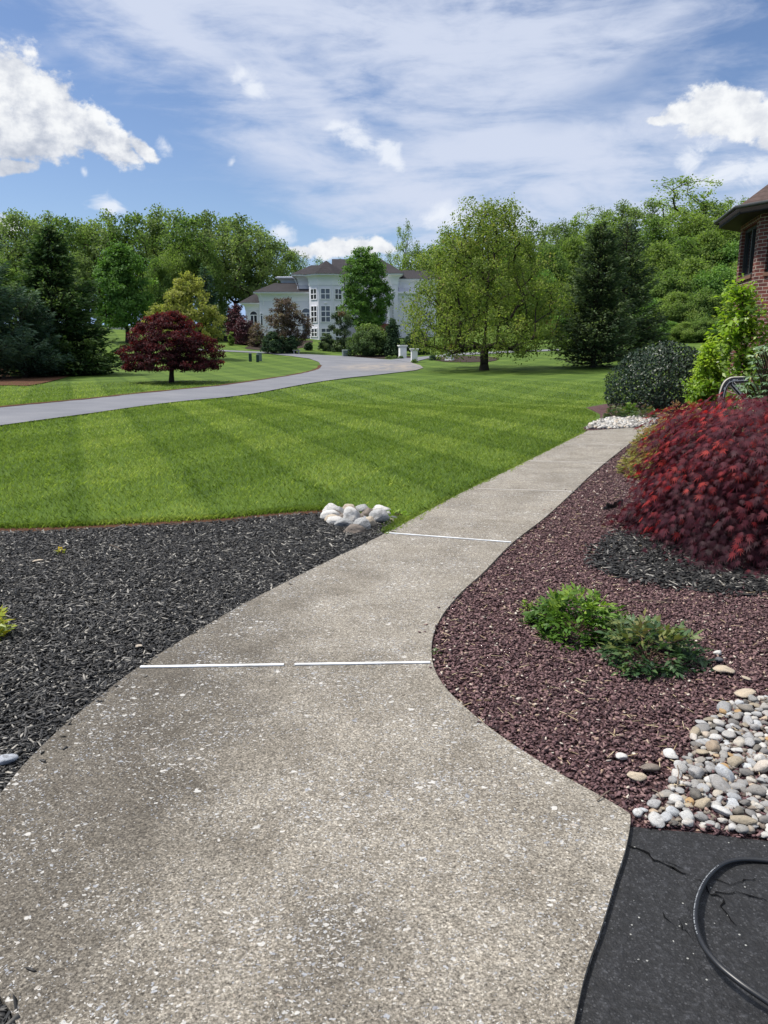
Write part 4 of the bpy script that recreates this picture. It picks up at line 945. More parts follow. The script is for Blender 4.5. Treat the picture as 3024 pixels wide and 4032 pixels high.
def facet_frame(a, b):
    a, b = Vector((*a, 0)), Vector((*b, 0)); t = (b - a).normalized(); n = Vector((t.y, -t.x, 0)); return a, t, n
def hwindow(o, t, n, u0, u1, z0, z1, cols, rows, glass, parent, arch=False, bar=.09, setp=.02):
    """frame with glazing bars proud of the wall plane, panes behind"""
    f, p = MB(), MB()
    def slab_(mb, ua, ub, za, zb, d0, d1):
        V = [o + t * u + n * d + Vector((0, 0, z)) for z in (za, zb) for d in (d0, d1) for u in (ua, ub)]
        mb.add([tuple(v) for v in V], [(0, 2, 3, 1), (4, 5, 7, 6), (0, 1, 5, 4), (2, 6, 7, 3), (0, 4, 6, 2), (1, 3, 7, 5)])
    slab_(p, u0, u1, z0, z1, -.01, setp)
    for i in range(cols + 1):
        u = u0 + (u1 - u0) * i / cols; slab_(f, u - bar / 2, u + bar / 2, z0 - bar / 2, z1 + bar / 2, -.01, setp + .05)
    for j in range(rows + 1):
        z = z0 + (z1 - z0) * j / rows; slab_(f, u0 - bar / 2 - .002, u1 + bar / 2 + .002, z - bar / 2, z + bar / 2, -.012, setp + .046)
    if arch:
        um, r = (u0 + u1) / 2, (u1 - u0) / 2; K = 12
        pts = [(um + r * math.cos(math.pi * k / K), z1 + bar / 2 + r * .95 * math.sin(math.pi * k / K)) for k in range(K + 1)]
        V = [tuple(o + t * u + n * setp + Vector((0, 0, z))) for u, z in pts]; p.add(V, [tuple(range(K + 1))])
        for (ua, za), (ub, zb) in zip(pts[:-1], pts[1:]):
            c = Vector((um, z1, 0)); q = []
            for d in (-.01, setp + .05):
                for s in (1.0, 1 + .11 / r):
                    for (u, z) in ((ua, za), (ub, zb)): q.append(tuple(o + t * (um + (u - um) * s) + n * d + Vector((0, 0, z1 + bar / 2 + (z - z1 - bar / 2) * s))))
            f.add(q, [(4, 5, 7, 6), (0, 1, 5, 4), (2, 6, 7, 3)])
    fo = f.build('window', M['white_trim'], parent); p.build('pane', glass, fo)
def fw(Y): return Vector((0, Y, 0)), Vector((1, 0, 0)), Vector((0, -1, 0))
def front_win(pl, pr, pt, pb, Y, cols, rows, glass, **k):
    o, t, n = fw(Y); hwindow(o, t, n, hx(pl, Y), hx(pr, Y), zat(pb, Y), zat(pt, Y), cols, rows, glass, hroot, **k)
# turret windows: three facets, three rows
for (a, b) in ((oct_[4], oct_[5]), (oct_[5], oct_[6]), (oct_[6], oct_[7])):
    o, t, n = facet_frame(a, b); w = side
    if n.dot(Vector((cx_t, cy_t, 0)) - o) > 0: n = -n
    front = abs(n.y) > .95; m0, m1 = (.17 * w, .83 * w) if front else (.2 * w, .84 * w)
    for pt, pb, rows in ((1136, 1178, 2), (1204, 1268, 3), (1293, 1325, 2)):
        hwindow(o, t, n, m0, m1, zat(pb, Yt), zat(pt, Yt), 2, rows, M['curtain'] if front else M['glass'], hroot)
front_win(1192, 1226, 1233, 1317, 94.6, 2, 4, M['curtain'], arch=True)
front_win(991, 1018, 1241, 1282, 96.2, 2, 1, M['glass'], arch=True)
front_win(1031, 1040, 1241, 1282, 94.6, 1, 1, M['glass'], arch=True)
front_win(1388, 1403, 1226, 1248, 96.4, 1, 1, M['curtain'])
front_win(1545, 1549, 1139, 1158, 95.2, 1, 1, M['glass'], bar=.05); front_win(1545, 1549, 1176, 1260, 95.2, 1, 4, M['glass'], bar=.05)
front_win(1640, 1660, 1150, 1175, 97.5, 2, 2, M['glass']); front_win(1668, 1698, 1225, 1268, 97.5, 2, 3, M['curtain'])
# entrance: dark recess, double door, two columns carrying an entablature
o, t, n = fw(96.4); ze = zat(1272, 96.4)
mb = MB(); mb.box(hx(1458, 96.2), hx(1523, 96.2), 96.34, 96.5, ze, zat(1205, 96.3)); mb.build('door_surround', M['white_trim'], hroot)
for a, b in ((1474, 1491), (1494, 1512)):
    mb = MB(); mb.box(hx(a, 96.3), hx(b, 96.3), 96.27, 96.335, ze, zat(1224, 96.3)); d = mb.build('door', M['white_trim'], hroot)
    mb = MB(); mb.box(hx(a + 2.5, 96.3), hx(b - 2.5, 96.3), 96.24, 96.268, ze + .25, zat(1228, 96.3)); mb.build('pane', M['glass'], d)
for c in (1451, 1528):
    mb = MB(); xx = hx(c, 94.4); zb, zt = zat(1274, 94.4), zat(1202, 94.4)
    mb.tube([(xx, 94.4, zb + .1), (xx, 94.4, (zb + zt) / 2), (xx, 94.4, zt - .16)], .17, 14, .145)
    mb.box(xx - .24, xx + .24, 94.16, 94.64, zb - .8, zb + .1); mb.box(xx - .22, xx + .22, 94.18, 94.62, zt - .16, zt); mb.build('column', M['white_trim'], hroot)
mb = MB(); mb.box(hx(1444, 94.4), hx(1536, 94.4), 94.1, 96.38, zat(1201.5, 94.4), zat(1170, 94.4)); mb.build('portico_beam', M['white_trim'], hroot)
M['red_step'] = plain('red_brick_step', (.16, .06, .045), (.11, .045, .035), 20, .85, .2)
mb = MB(); zz = zat(1275, 93.6); mb.box(hx(1446, 93.6), hx(1538, 93.6), 93.3, 96.38, zz - .2, zz); mb.box(hx(1450, 93.2), hx(1534, 93.2), 92.9, 93.298, zz - .9, zz - .18); mb.build('step', M['red_step'], hroot)
mb = MB(); o, t, n = facet_frame(oct_[5], oct_[6]); mb.box(cx_t - .09, cx_t + .09, Yt - .16, Yt - .002, zat(1195, Yt), zat(1190, Yt)); mb.box(cx_t - .13, cx_t + .13, Yt - .2, Yt - .161, zat(1194, Yt), zat(1191, Yt)); mb.build('wall_lamp', M['white_trim'], hroot)
for px, Yd, pa, pb in ((1178, 95.45, 1096, 1150), (1045, 94.45, 1160, 1200), (1541, 95.05, 1090, 1138)):
    mb = MB(); xx = hx(px, Yd); mb.tube([(xx - .35, Yd - .4, zat(pa, Yd)), (xx - .1, Yd - .12, zat(pa + 22, Yd)), (xx, Yd, zat(pa + 30, Yd)), (xx, Yd, zat(pb, Yd))], .045, 6); mb.build('downpipe', M['white_trim'], hroot)

# ------------------------------------------------------------------ things around the white house and the street
M['pillar_white'] = plain('white_pillar_paint', (.78, .78, .78), (.70, .70, .70), 3, .6, .3)
def pillar(px, Y, top, w, lab, rz=.25):
    x, y, z = site(px, Y); h = zat(top, Y) - z; t = thing('gate_pillar', lab, 'pillar', (x, y, z), rz, 'white pillars along the house driveway')
    mb = MB(); a = w / 2; mb.box(-a, a, -a, a, 0, h - .16); mb.build('shaft', M['pillar_white'], t, bevel=.01)
    mb = MB(); mb.box(-a - .05, a + .05, -a - .05, a + .05, h - .16, h - .09); mb.box(-a - .09, a + .09, -a - .09, a + .09, h - .089, h); mb.build('cap', M['pillar_white'], t, bevel=.01)
    mb = MB(); mb.box(-a - .03, a + .03, -a - .03, a + .03, -.1, .12); mb.build('plinth', M['pillar_white'], t)
pillar(1585, 66, 1359, .55, 'white square pillar with a stepped cap in front of the dark shrub')
pillar(1631, 59.5, 1372, .46, 'narrow white pillar at the corner of the driveway, its top under maple leaves', .1)
pillar(1770, 61, 1380, .52, 'white pillar in the mulch bed under the broad maple, one side in shade', -.5)
M['box_green'] = plain('dark_green_box', (.012, .035, .028), (.018, .045, .035), 4, .5, .4); M['box_grey'] = plain('grey_box', (.16, .20, .19), (.13, .17, .16), 4, .5, .4)
def ubox(px, Y, top, w, d, m, lab, rz=.3):
    x, y, z = site(px, Y); h = max(.3, zat(top, Y) - z); t = thing('utility_box', lab, 'utility box', (x, y, z), rz, 'utility boxes by the street')
    mb = MB(); mb.box(-w / 2, w / 2, -d / 2, d / 2, 0, h - .06); mb.build('cabinet', M[m], t, bevel=.015)
    mb = MB(); mb.prism(rect(-w / 2 - .02, w / 2 + .02, -d / 2 - .02, d / 2 + .02), h - .06, h, rect(-w / 2 + .05, w / 2 - .05, -d / 2 + .05, d / 2 - .05)); mb.build('lid', M[m], t)
    mb = MB(); mb.box(-w / 2 + .04, w / 2 - .04, -d / 2 - .02, -d / 2 - .002, .05, h - .12); mb.build('door', M[m], t)
ubox(985, 60, 1390, .22, .22, 'box_green', 'slim dark green utility post on the lawn island')
ubox(1021, 61, 1386, .34, .34, 'box_grey', 'grey-green utility cabinet standing on the lawn island')
ubox(1013.5, 59.5, 1394, .2, .2, 'box_green', 'small dark green box with pale lid before the grey-green cabinet')
ubox(1358, 70, 1377, .42, .45, 'box_grey', 'grey utility cabinet beside the large round shrub'); ubox(1375, 70.3, 1376, .38, .45, 'box_green', 'dark green utility cabinet right against the grey one')
# fence, stone border, garden wall and bench in the distance
M['black_metal'] = plain('black_metal', (.012, .012, .013), (.02, .02, .02), 10, .5, .4)
Y = 93; t = thing('garden_fence', 'low black metal fence at the foot of the wood', 'fence', (at(430, Y), Y, hz(at(430, Y), Y)))
x0 = at(430, Y); x1 = at(560, Y); n = 8; zf = lambda x: hz(x, Y) - hz(x0, Y)
for i in range(n + 1):
    u = (x1 - x0) * i / n; mb = MB(); mb.box(u - .04, u + .04, -.04, .04, zf(x0 + u) - .1, zf(x0 + u) + 1.2); mb.build('post', M['black_metal'], t)
for k in (.25, .65, 1.1):
    mb = MB()
    for i in range(n): a, b = (x1 - x0) * i / n, (x1 - x0) * (i + 1) / n; mb.tube([(a, 0, zf(x0 + a) + k), (b, 0, zf(x0 + b) + k)], .025, 4)
    mb.build('rail', M['black_metal'], t)
def rock_mesh(name, seed, sub=3, amp=.16, flat=1.0):
    import bmesh
    from mathutils import noise as N
    bm = bmesh.new(); bmesh.ops.create_icosphere(bm, subdivisions=sub, radius=1.0); rr = random.Random(seed); o = Vector((rr.uniform(0, 50), rr.uniform(0, 50), rr.uniform(0, 50)))
    planes = [(Vector((rr.gauss(0, 1), rr.gauss(0, 1), rr.gauss(0, 1))).normalized(), rr.uniform(.62, .9)) for _ in range(6)]
    for v in bm.verts:
        c = v.co.copy()
        for n_, d in planes:
            k = c.dot(n_)
            if k > d: c -= n_ * (k - d) * .75
        c *= 1 + amp * N.noise(v.co * 1.1 + o) + amp * .35 * N.noise(v.co * 3.1 + o)
        v.co = Vector((c.x, c.y, c.z * flat))
    for f in bm.faces: f.smooth = True
    me = bpy.data.meshes.new(name); bm.to_mesh(me); bm.free(); return me
def rock_mat(name, stops, nsc=9.0, spots=.5, rough=.75):
    m, g, b = mat(name, rough, .3); co = g.coord(); inf = g.new('ShaderNodeObjectInfo')
    sh = g.new('ShaderNodeVectorMath', operation='ADD'); g.L.new(co, sh.inputs[0]); g.L.new(inf.outputs['Location'], sh.inputs[1])
    c = g.ramp(inf.outputs['Random'], stops, 'LINEAR'); n = g.noise(sh.outputs[0], 1.3, 5, .65, .6); n2 = g.noise(sh.outputs[0], nsc, 4, .7)
    c = g.mix(1.0, c, g.ramp(n, [(.32, (.52, .50, .48)), (.5, (1, 1, 1)), (.68, (1.0, .96, .90))]), 'MULTIPLY')
    c = g.mix(spots, c, g.ramp(n2, [(.35, (.4, .4, .4)), (.55, (1, 1, 1)), (.7, (1.35, 1.35, 1.35))]), 'MULTIPLY')
    setc(g, b, c, g.bump(n2, .35, .03)); return m
PEBK = .84
M['pebble'] = rock_mat('river_pebble', [(p, tuple(v * PEBK for v in q)) for p, q in [(0, (.17, .16, .15)), (.12, (.40, .40, .40)), (.24, (.12, .11, .10)), (.36, (.52, .54, .56)), (.48, (.22, .20, .175)), (.58, (.60, .60, .59)), (.66, (.40, .34, .25)), (.74, (.15, .14, .125)), (.84, (.56, .56, .55)), (.92, (.42, .27, .12)), (.95, (.3, .29, .28)), (1, (.62, .60, .57))]])
def rock_obj(name, me, m, loc, sc, rot, label, cat, group=None):
    if not me.materials: me.materials.append(m)
    o = bpy.data.objects.new(name, me); COL.objects.link(o); o.location = loc; o.scale = sc; o.rotation_euler = rot
    return tag(o, label, cat, group)
M['border_stone'] = plain('pale_border_stone', (.45, .44, .42), (.3, .29, .28), 3, .8, .2)
mb = MB(); rr = random.Random(2)
Y = 92.0
for i in range(16):
    u = at(435, Y) + i * .27; zz = hz(u, Y); mb.box(u, u + rr.uniform(.2, .3), Y - .2, Y + rr.uniform(.1, .2), zz - .1, zz + rr.uniform(.18, .34))
tag(mb.build('stone_border', M['border_stone'], bevel=.03), 'low pale stone border below the black metal fence', 'border')
M['dark_stone'] = plain('dark_stone', (.035, .032, .03), (.02, .019, .018), 3, .9, .2)
Y = 84.5; mb = MB()
for i in range(9):
    u = at(838, Y) + i * .42; zz = hz(u, Y); mb.box(u, u + .415, Y - .3 + rr.uniform(-.04, .04), Y + .2, zz - .3, zz + .28); mb.box(u + .1, u + .5, Y - .27, Y + .2, zz + .281, zz + .55 + rr.uniform(-.02, .02))
tag(mb.build('garden_wall', M['dark_stone'], bevel=.02), 'low dark stone garden wall beside the plum tree', 'wall')
x, y, z = site(1167, 72.8); t = thing('stone_bench', 'small pale stone bench in the mulched island', 'bench', (x, y, z), .2)
mb = MB(); mb.box(-.36, .36, -.16, .16, .30, .39); mb.build('seat', M['border_stone'], t, bevel=.015)
for s in (-.22, .22): mb = MB(); mb.box(s - .06, s + .06, -.12, .12, -.05, .299); mb.build('leg', M['border_stone'], t)

# ------------------------------------------------------------------ the brick house at the right
def brick_mat():
    m, g, b = mat('red_brick', .85, .2); nt = m.node_tree
    geo = g.new('ShaderNodeNewGeometry'); px, py, pz = g.sep(geo.outputs['Position']); nx, ny, nz = g.sep(geo.outputs['True Normal'])
    u = px * (ny * -1.0) + py * nx
    v = g.comb(u, pz, 0.0); br = g.new('ShaderNodeTexBrick'); g.L.new(v, br.inputs['Vector'])
    br.inputs['Scale'].default_value = 1; br.inputs['Brick Width'].default_value = .213; br.inputs['Row Height'].default_value = .0745; br.inputs['Mortar Size'].default_value = .0065; br.inputs['Mortar Smooth'].default_value = .1
    br.inputs['Color1'].default_value = (.17, .058, .045, 1); br.inputs['Color2'].default_value = (.075, .030, .030, 1); br.inputs['Mortar'].default_value = (.40, .35, .30, 1); br.inputs['Bias'].default_value = -.1
    n = g.noise(geo.outputs['Position'], 24, 4, .6); n2 = g.noise(geo.outputs['Position'], 3, 3, .6)
    c = g.mix(.6, br.outputs['Color'], g.ramp(n * .6 + n2 * .4, [(.3, (.6, .6, .6)), (.65, (1.15, 1.1, 1.05))]), 'MULTIPLY')
    setc(g, b, c, g.bump(E(nt, br.outputs['Fac']) * -1.0, .6, .008)); return m
M['brick'] = brick_mat(); M['sill_brick'] = plain('brick_sill', (.20, .11, .075), (.13, .07, .05), 14, .85, .2)
M['brown_fascia'] = plain('dark_brown_fascia', (.012, .010, .010), (.017, .014, .013), 5, .7, .2); M['win_frame'] = plain('grey_brown_window_frame', (.04, .042, .042), (.03, .032, .032), 5, .55, .3)
M['brown_roof'] = shingle('brown_shingle_roof', (.085, .058, .052), 1.0)
M['room'] = plain('dim_room', (.05, .035, .025), (.03, .02, .015), 2, .9, .1)
M['pane_glass'] = plain('window_pane', (.012, .014, .016), (.02, .023, .026), 1, .03, .8)
bh = thing('brick_house', 'red brick house with a many-sided bay and dark brown eaves', 'house', (0, 0, 0))
bc = Vector((10.56, 17.6)); bR = 2.617
ang = [R_(107.9 + 40 * k) for k in range(5)]           # back corner, A, B, C, D
bv = [(bc.x + bR * math.cos(a), bc.y + bR * math.sin(a)) for a in ang]
z_sill, z_head, z_eave = 3.12, 4.2, 4.32
wall = MB(); frames = []
def wpiece(o, t, n, ua, ub, za, zb, th=.22, mb=wall, d=0.0):
    V = [o + t * u + n * q + Vector((0, 0, z)) for z in (za, zb) for q in (d - th, d) for u in (ua, ub)]
    mb.add([tuple(v) for v in V], [(0, 2, 3, 1), (4, 5, 7, 6), (0, 1, 5, 4), (2, 6, 7, 3), (0, 4, 6, 2), (1, 3, 7, 5)])
for k in range(4):
    o, t, n = facet_frame(bv[k], bv[k + 1]); L = 2 * bR * math.sin(R_(20))
    if n.dot(Vector((bc.x, bc.y, 0)) - o) > 0: n = -n
    u0, u1 = .20, L - .24
    if k == 2: u0, u1 = .22, L - .3
    wpiece(o, t, n, 0, L, -.6, z_sill - .08); wpiece(o, t, n, 0, u0, z_sill - .08, z_eave); wpiece(o, t, n, u1, L, z_sill - .08, z_eave); wpiece(o, t, n, u0, u1, z_head, z_eave)
    mb = MB(); wpiece(o, t, n, u0, u1, z_sill - .078, z_sill, .25, mb, .035); mb.build('sill', M['sill_brick'], bh)
    f = MB(); wpiece(o, t, n, u0, u0 + .07, z_sill, z_head, .1, f, -.07); wpiece(o, t, n, u1 - .07, u1, z_sill, z_head, .1, f, -.07)
    um = (u0 + u1) / 2; wpiece(o, t, n, um - .035, um + .035, z_sill, z_head, .1, f, -.072); wpiece(o, t, n, u0 + .07, u1 - .07, z_head - .07, z_head, .1, f, -.074); wpiece(o, t, n, u0 + .07, u1 - .07, z_sill, z_sill + .07, .1, f, -.074)
    fo = f.build('window', M['win_frame'], bh)
    p = MB(); wpiece(o, t, n, u0 + .072, um - .037, z_sill + .07, z_head - .07, .01, p, -.12); wpiece(o, t, n, um + .037, u1 - .072, z_sill + .07, z_head - .07, .01, p, -.12); p.build('pane', M['pane_glass'], fo)
wall.box(10.3, 19, 14.5, 14.72, -.6, 4.9); wall.box(9.6, 19, 20.6, 20.82, -.6, 4.9); wall.box(9.6, 9.8, 20.05, 20.598, -.6, 4.9); wall.box(10.3, 10.5, 14.722, 15.1, -.6, 4.9); wall.box(18.78, 19, 14.722, 20.598, -.6, 4.9)
wall.build('wall', M['brick'], bh)
ev = off_poly(bv + [(13, bv[4][1]), (13, bv[0][1])], .40)[:5]; cap = (bc.x, bc.y, 6.75)
FA = MB(); RO = MB(); SO = MB(); GU = MB()
for k in range(4):
    a, b = ev[k], ev[k + 1]; a2 = (bc.x + (a[0] - bc.x) * 1.018, bc.y + (a[1] - bc.y) * 1.018); b2 = (bc.x + (b[0] - bc.x) * 1.018, bc.y + (b[1] - bc.y) * 1.018)
    FA.add([(*a, z_eave - .01), (*b, z_eave - .01), (*b2, z_eave - .01), (*a2, z_eave - .01), (*a, z_eave + .16), (*b, z_eave + .16), (*b2, z_eave + .17), (*a2, z_eave + .17)], [(0, 1, 2, 3), (4, 7, 6, 5), (2, 6, 7, 3), (0, 4, 5, 1)])
    RO.add([(*a2, z_eave + .172), (*b2, z_eave + .172), cap], [(0, 1, 2)])
    w0, w1 = bv[k], bv[k + 1]; SO.add([(*w0, z_eave + .002), (*w1, z_eave + .002), (*b, z_eave - .012), (*a, z_eave - .012)], [(0, 1, 2, 3)])
    g1 = (bc.x + (a2[0] - bc.x) * 1.03, bc.y + (a2[1] - bc.y) * 1.03); g2 = (bc.x + (b2[0] - bc.x) * 1.03, bc.y + (b2[1] - bc.y) * 1.03)
    GU.tube([(*g1, z_eave + .12), (*g2, z_eave + .12)], .04, 8)
RO.add([(10.2, 14.1, 4.95), (19.5, 14.1, 4.95), (19.5, 21.2, 4.95), (10.2, 21.2, 4.95), (12.2, 17.6, 7.1), (17.5, 17.6, 7.1)], [(0, 1, 5, 4), (1, 2, 5), (2, 3, 4, 5), (3, 0, 4), (3, 2, 1, 0)])
FA.build('fascia', M['brown_fascia'], bh); RO.build('roof', M['brown_roof'], bh); SO.build('soffit', M['brown_fascia'], bh); GU.build('gutter', M['win_frame'], bh, True)

# ------------------------------------------------------------------ white joint strips and thin joints across the walkway
M['strip'] = plain('white_vinyl', (.70, .72, .74), (.46, .46, .45), 9, .45, .3)
def strip(pa, pb, w, lab, m='strip', name='joint_strip', h=.007, group=None):
    a, b = Vector((*G0(*pa, .035), 0)), Vector((*G0(*pb, .035), 0)); t = (b - a).normalized(); n = Vector((-t.y, t.x, 0)) * w / 2
    c = (a + b) / 2; mb = MB(); mb.prism([tuple((p - c)[:2]) for p in (a - n, b - n, b + n, a + n)], .0305, .0305 + h)
    o = mb.build(name, M[m], loc=(c.x, c.y, 0), bevel=.0015); return tag(o, lab, 'joint strip', group)
strip((552, 2625), (1118, 2616), .022, 'white joint strip across the walkway, piece beside the black mulch')
strip((1160, 2615), (1694, 2607), .020, 'white joint strip across the walkway, piece beside the dark red chips')
strip((1522, 2097), (2012, 2134), .020, 'white joint strip across the walkway, next to the rock pile')
M['thin_joint'] = plain('pale_joint', (.50, .48, .45), (.36, .34, .31), 14, .7, .2)
strip((1884, 1923), (2262, 1933), .016, 'thin pale joint line, first one beyond the rock pile', 'thin_joint', h=.003)
strip((2078, 1813), (2396, 1822), .014, 'thin pale joint line near the yellow shrub', 'thin_joint', h=.003); strip((2215, 1745), (2475, 1752), .014, 'thin pale joint line nearest the far end of the walkway', 'thin_joint', h=.003)

# ------------------------------------------------------------------ rock pile at the corner of the lawn
RM = [rock_mesh('rock', 200 + i, 4, .15) for i in range(7)]
def rockm(name, c1, c2, spots): return rock_mat(name, [(0, c1), (1, c2)], 7, spots)
RC = {'pale': rockm('pale_grey_rock', (.46, .45, .43), (.54, .53, .51), .35), 'grey': rockm('speckled_grey_rock', (.27, .275, .275), (.35, .35, .345), .75), 'tan': rockm('tan_rock', (.43, .36, .27), (.36, .31, .25), .35),
      'brown': rockm('brown_rock', (.15, .125, .105), (.19, .16, .135), .4), 'blue': rockm('bluish_grey_rock', (.30, .33, .37), (.36, .38, .42), .5), 'dark': rockm('dark_grey_rock', (.07, .075, .085), (.10, .105, .115), .4)}
pile = [ # crop x, y, w, h, distance, colour, label
    (345, 192, 112, 78, 7.30, 'pale', 'large pale grey rock at the back left top of the pile'), (330, 236, 112, 72, 7.05, 'pale', 'pale grey rock under the topmost back rock of the pile'), (343, 260, 96, 54, 6.95, 'tan', 'tan-brown rock at the left edge of the pile'),
    (398, 216, 66, 74, 7.2, 'grey', 'grey rock wedged behind the tan rock of the pile'), (452, 206, 98, 74, 7.3, 'tan', 'warm tan rock along the back of the pile'), (546, 215, 98, 70, 7.3, 'grey', 'grey mottled rock along the back of the pile'),
    (592, 247, 66, 64, 7.12, 'brown', 'dark brown rock in the middle of the pile'), (655, 218, 116, 66, 7.3, 'pale', 'pale rounded rock at the back right of the pile'), (652, 278, 118, 96, 6.95, 'grey', 'largest rough grey rock beside the white joint strip'),
    (462, 262, 112, 108, 6.95, 'pale', 'long pale cream rock lying across the middle of the pile'), (515, 267, 50, 46, 7.05, 'grey', 'small grey stone tucked beside the long cream rock'), (550, 285, 64, 50, 6.93, 'blue', 'bluish grey stone in the middle of the pile'),
    (595, 324, 80, 78, 6.75, 'tan', 'cream and tan rock left of the largest rough grey rock'), (540, 338, 98, 82, 6.65, 'grey', 'speckled grey rock in the front row of the pile'), (425, 336, 114, 64, 6.75, 'grey', 'broad speckled whitish grey rock at the front left'),
    (370, 297, 108, 54, 6.88, 'pale', 'flat whitish rock at the left front of the pile'), (488, 376, 122, 64, 6.52, 'brown', 'smooth brown rock at the very front of the pile'), (758, 262, 84, 38, 7.0, 'dark', 'flat dark slate-grey rock touching the walkway'),
    (727, 278, 54, 34, 6.92, 'tan', 'small tan stone between the rough grey rock and the walkway'), (712, 244, 48, 46, 7.15, 'grey', 'small grey stone behind the rough grey rock')]
for i, (cx, cy, w, h, Y, c, lab) in enumerate(pile):
    px, py = 1100 + cx / 1.659, 1900 + cy / 1.659; d = ray(px, py); k = Y / d[1] / FPX / 1.659; rw, rh = w * k / 2 * 1.1, h * k / 2 * 1.1
    z = max(CAM_H + d[2] / d[1] * Y, rh * .6); me = RM[i % 7].copy(); me.materials.clear()
    rock_obj('rock', me, RC[c], (d[0] / d[1] * Y, Y, z), (rw * 1.12, rw * .95, rh * 1.1), (random.Random(i).uniform(-.25, .25), random.Random(i + 9).uniform(-.25, .25), random.Random(i + 5).uniform(-.6, .6)), lab, 'rock', 'rocks piled at the corner of the lawn')
# stones hidden under the pile keep the upper ones supported
for i, (dx, Y, z, r) in enumerate([(-.14, 7.12, .03, .075), (.02, 7.14, .03, .075), (.16, 7.12, .03, .07), (-.04, 6.95, .025, .065), (.28, 7.14, .03, .07), (.1, 6.95, .03, .065)]):
    rock_obj('rock', RM[(i + 3) % 7].copy(), RC['brown'], (at(1370, 7.0) + dx, Y, z), (r, r, r * .8), (i, i * 2, i * 3), 'half hidden grey-brown rock under the others of the pile', 'rock', 'rocks piled at the corner of the lawn')
    bpy.data.objects[-1] if False else None

# ------------------------------------------------------------------ river pebbles beside the asphalt
PM = [rock_mesh('pebble', 300 + i, 3, .20) for i in range(16)]
PEB = gpoly(us((1376, 1772), (1396, 1742), (1440, 1716), (1452, 1688), (1492, 1640), (1500, 1590), (1540, 1555), (1580, 1528), (1660, 1515), (1800, 1530), (1800, 1832), (1659, 1816), (1520, 1798), (1430, 1790), (1385, 1786)))
rg = np.random.default_rng(5); pts = []
P = np.array(PEB); lo_, hi_ = P.min(0), P.max(0)
for tr in range(30000):
    x, y = rg.uniform(lo_, hi_); r = float(rg.choice([rg.uniform(.011, .018), rg.uniform(.016, .027), rg.uniform(.024, .034)], p=[.32, .5, .18]))
    if x > .545 * y + .10 or not inpoly(np.array([x]), np.array([y]), PEB)[0]: continue
    if all((x - a) ** 2 + (y - b) ** 2 > ((r + q) * .80) ** 2 for a, b, q in pts): pts.append((x, y, r))
    if len(pts) >= 292: break
print('pebbles', len(pts))
sheet('pebble_bed', PEB, .3, .010, M['maroon_base'])
for i, (x, y, r) in enumerate(pts):
    rz = rg.uniform(0, 6.28); el = rg.uniform(1.0, 1.55); fl = rg.uniform(.38, .8)
    rock_obj('pebble', PM[i % 16], M['pebble'], (x, y, .012 + r * fl * .8 + rg.uniform(0, .008)), (r * el, r * rg.uniform(.85, 1.05), r * fl), (rg.normal(0, .22), rg.normal(0, .22), rz),
             'smooth rounded river pebble in the patch beside the black asphalt', 'pebble', 'river pebbles beside the asphalt')
# filler of small stones between the big ones
n = 1500; x = rg.uniform(lo_[0], hi_[0], n); y = rg.uniform(lo_[1], hi_[1], n); ok = inpoly(x, y, PEB) & (x < .58 * y + .2); x, y = x[ok], y[ok]; n = len(x)
M['grit'] = tint_mat('small_stones', [(0, (.08, .06, .05)), (.5, (.2, .17, .14)), (1, (.36, .33, .29))], .8)
rng = np.random.default_rng(17)
chips('small_stones', x, y, rng.uniform(.012, .024, n), rng.uniform(.012, .026, n), rng.uniform(.01, .018, n), rng.uniform(.008, .014, n), M['grit'], rng.random(n), .3, .15); tag(bpy.data.objects['small_stones'], 'small stones filling the gaps between the river pebbles', 'stones')
# loose stones lying on the red chips and in the black mulch
for i, (px, py, r, el, c, lab) in enumerate([(2508, 3059, .025, 1.45, 'tan', 'pinkish tan loose stone on the red chips above the walkway corner'), (2563, 3026, .026, 1.5, 'brown', 'flat brown loose stone beside the pinkish tan one'),
        (2640, 2972, .025, 1.3, 'pale', 'whitish loose stone at the rim of the pebble patch'), (2448, 2980, .020, 1.3, 'pale', 'small white stone in the red chips before the pebble patch'), (2825, 2571, .022, 1.1, 'pale', 'small white pebble, upper one beside the bronze-green shrub'),
        (2829, 2600, .022, 1.2, 'dark', 'small dark pebble under the white one beside the bronze-green shrub'), (2850, 2641, .036, 1.6, 'tan', 'flat sandy stone lying between the bronze-green shrub and the pebbles'), (2930, 2735, .036, 1.5, 'tan', 'flat sandy stone just above the pebble patch'),
        (2938, 2670, .016, 1.5, 'tan', 'small tan stone on the straw-strewn red chips'), (548, 2544, .018, 1.3, 'tan', 'cream stone in the black mulch near the first joint strip'), (25, 2995, .030, 1.4, 'blue', 'flat blue-grey stone in the black mulch beside the walkway'),
        (150, 2208, .022, 2.0, 'tan', 'pale tan wood scrap lying in the far black mulch')]):
    x, y = G0(px, py, .03); rr = random.Random(i); me = PM[i % 12].copy(); me.materials.clear()
    rock_obj('stone', me, RC[c], (x, y, .026 + r * .3), (r * el, r, r * (.38 if c == 'tan' else .6)), (rr.uniform(-.2, .2), rr.uniform(-.2, .2), rr.uniform(-.8, .8)), lab, 'stone')
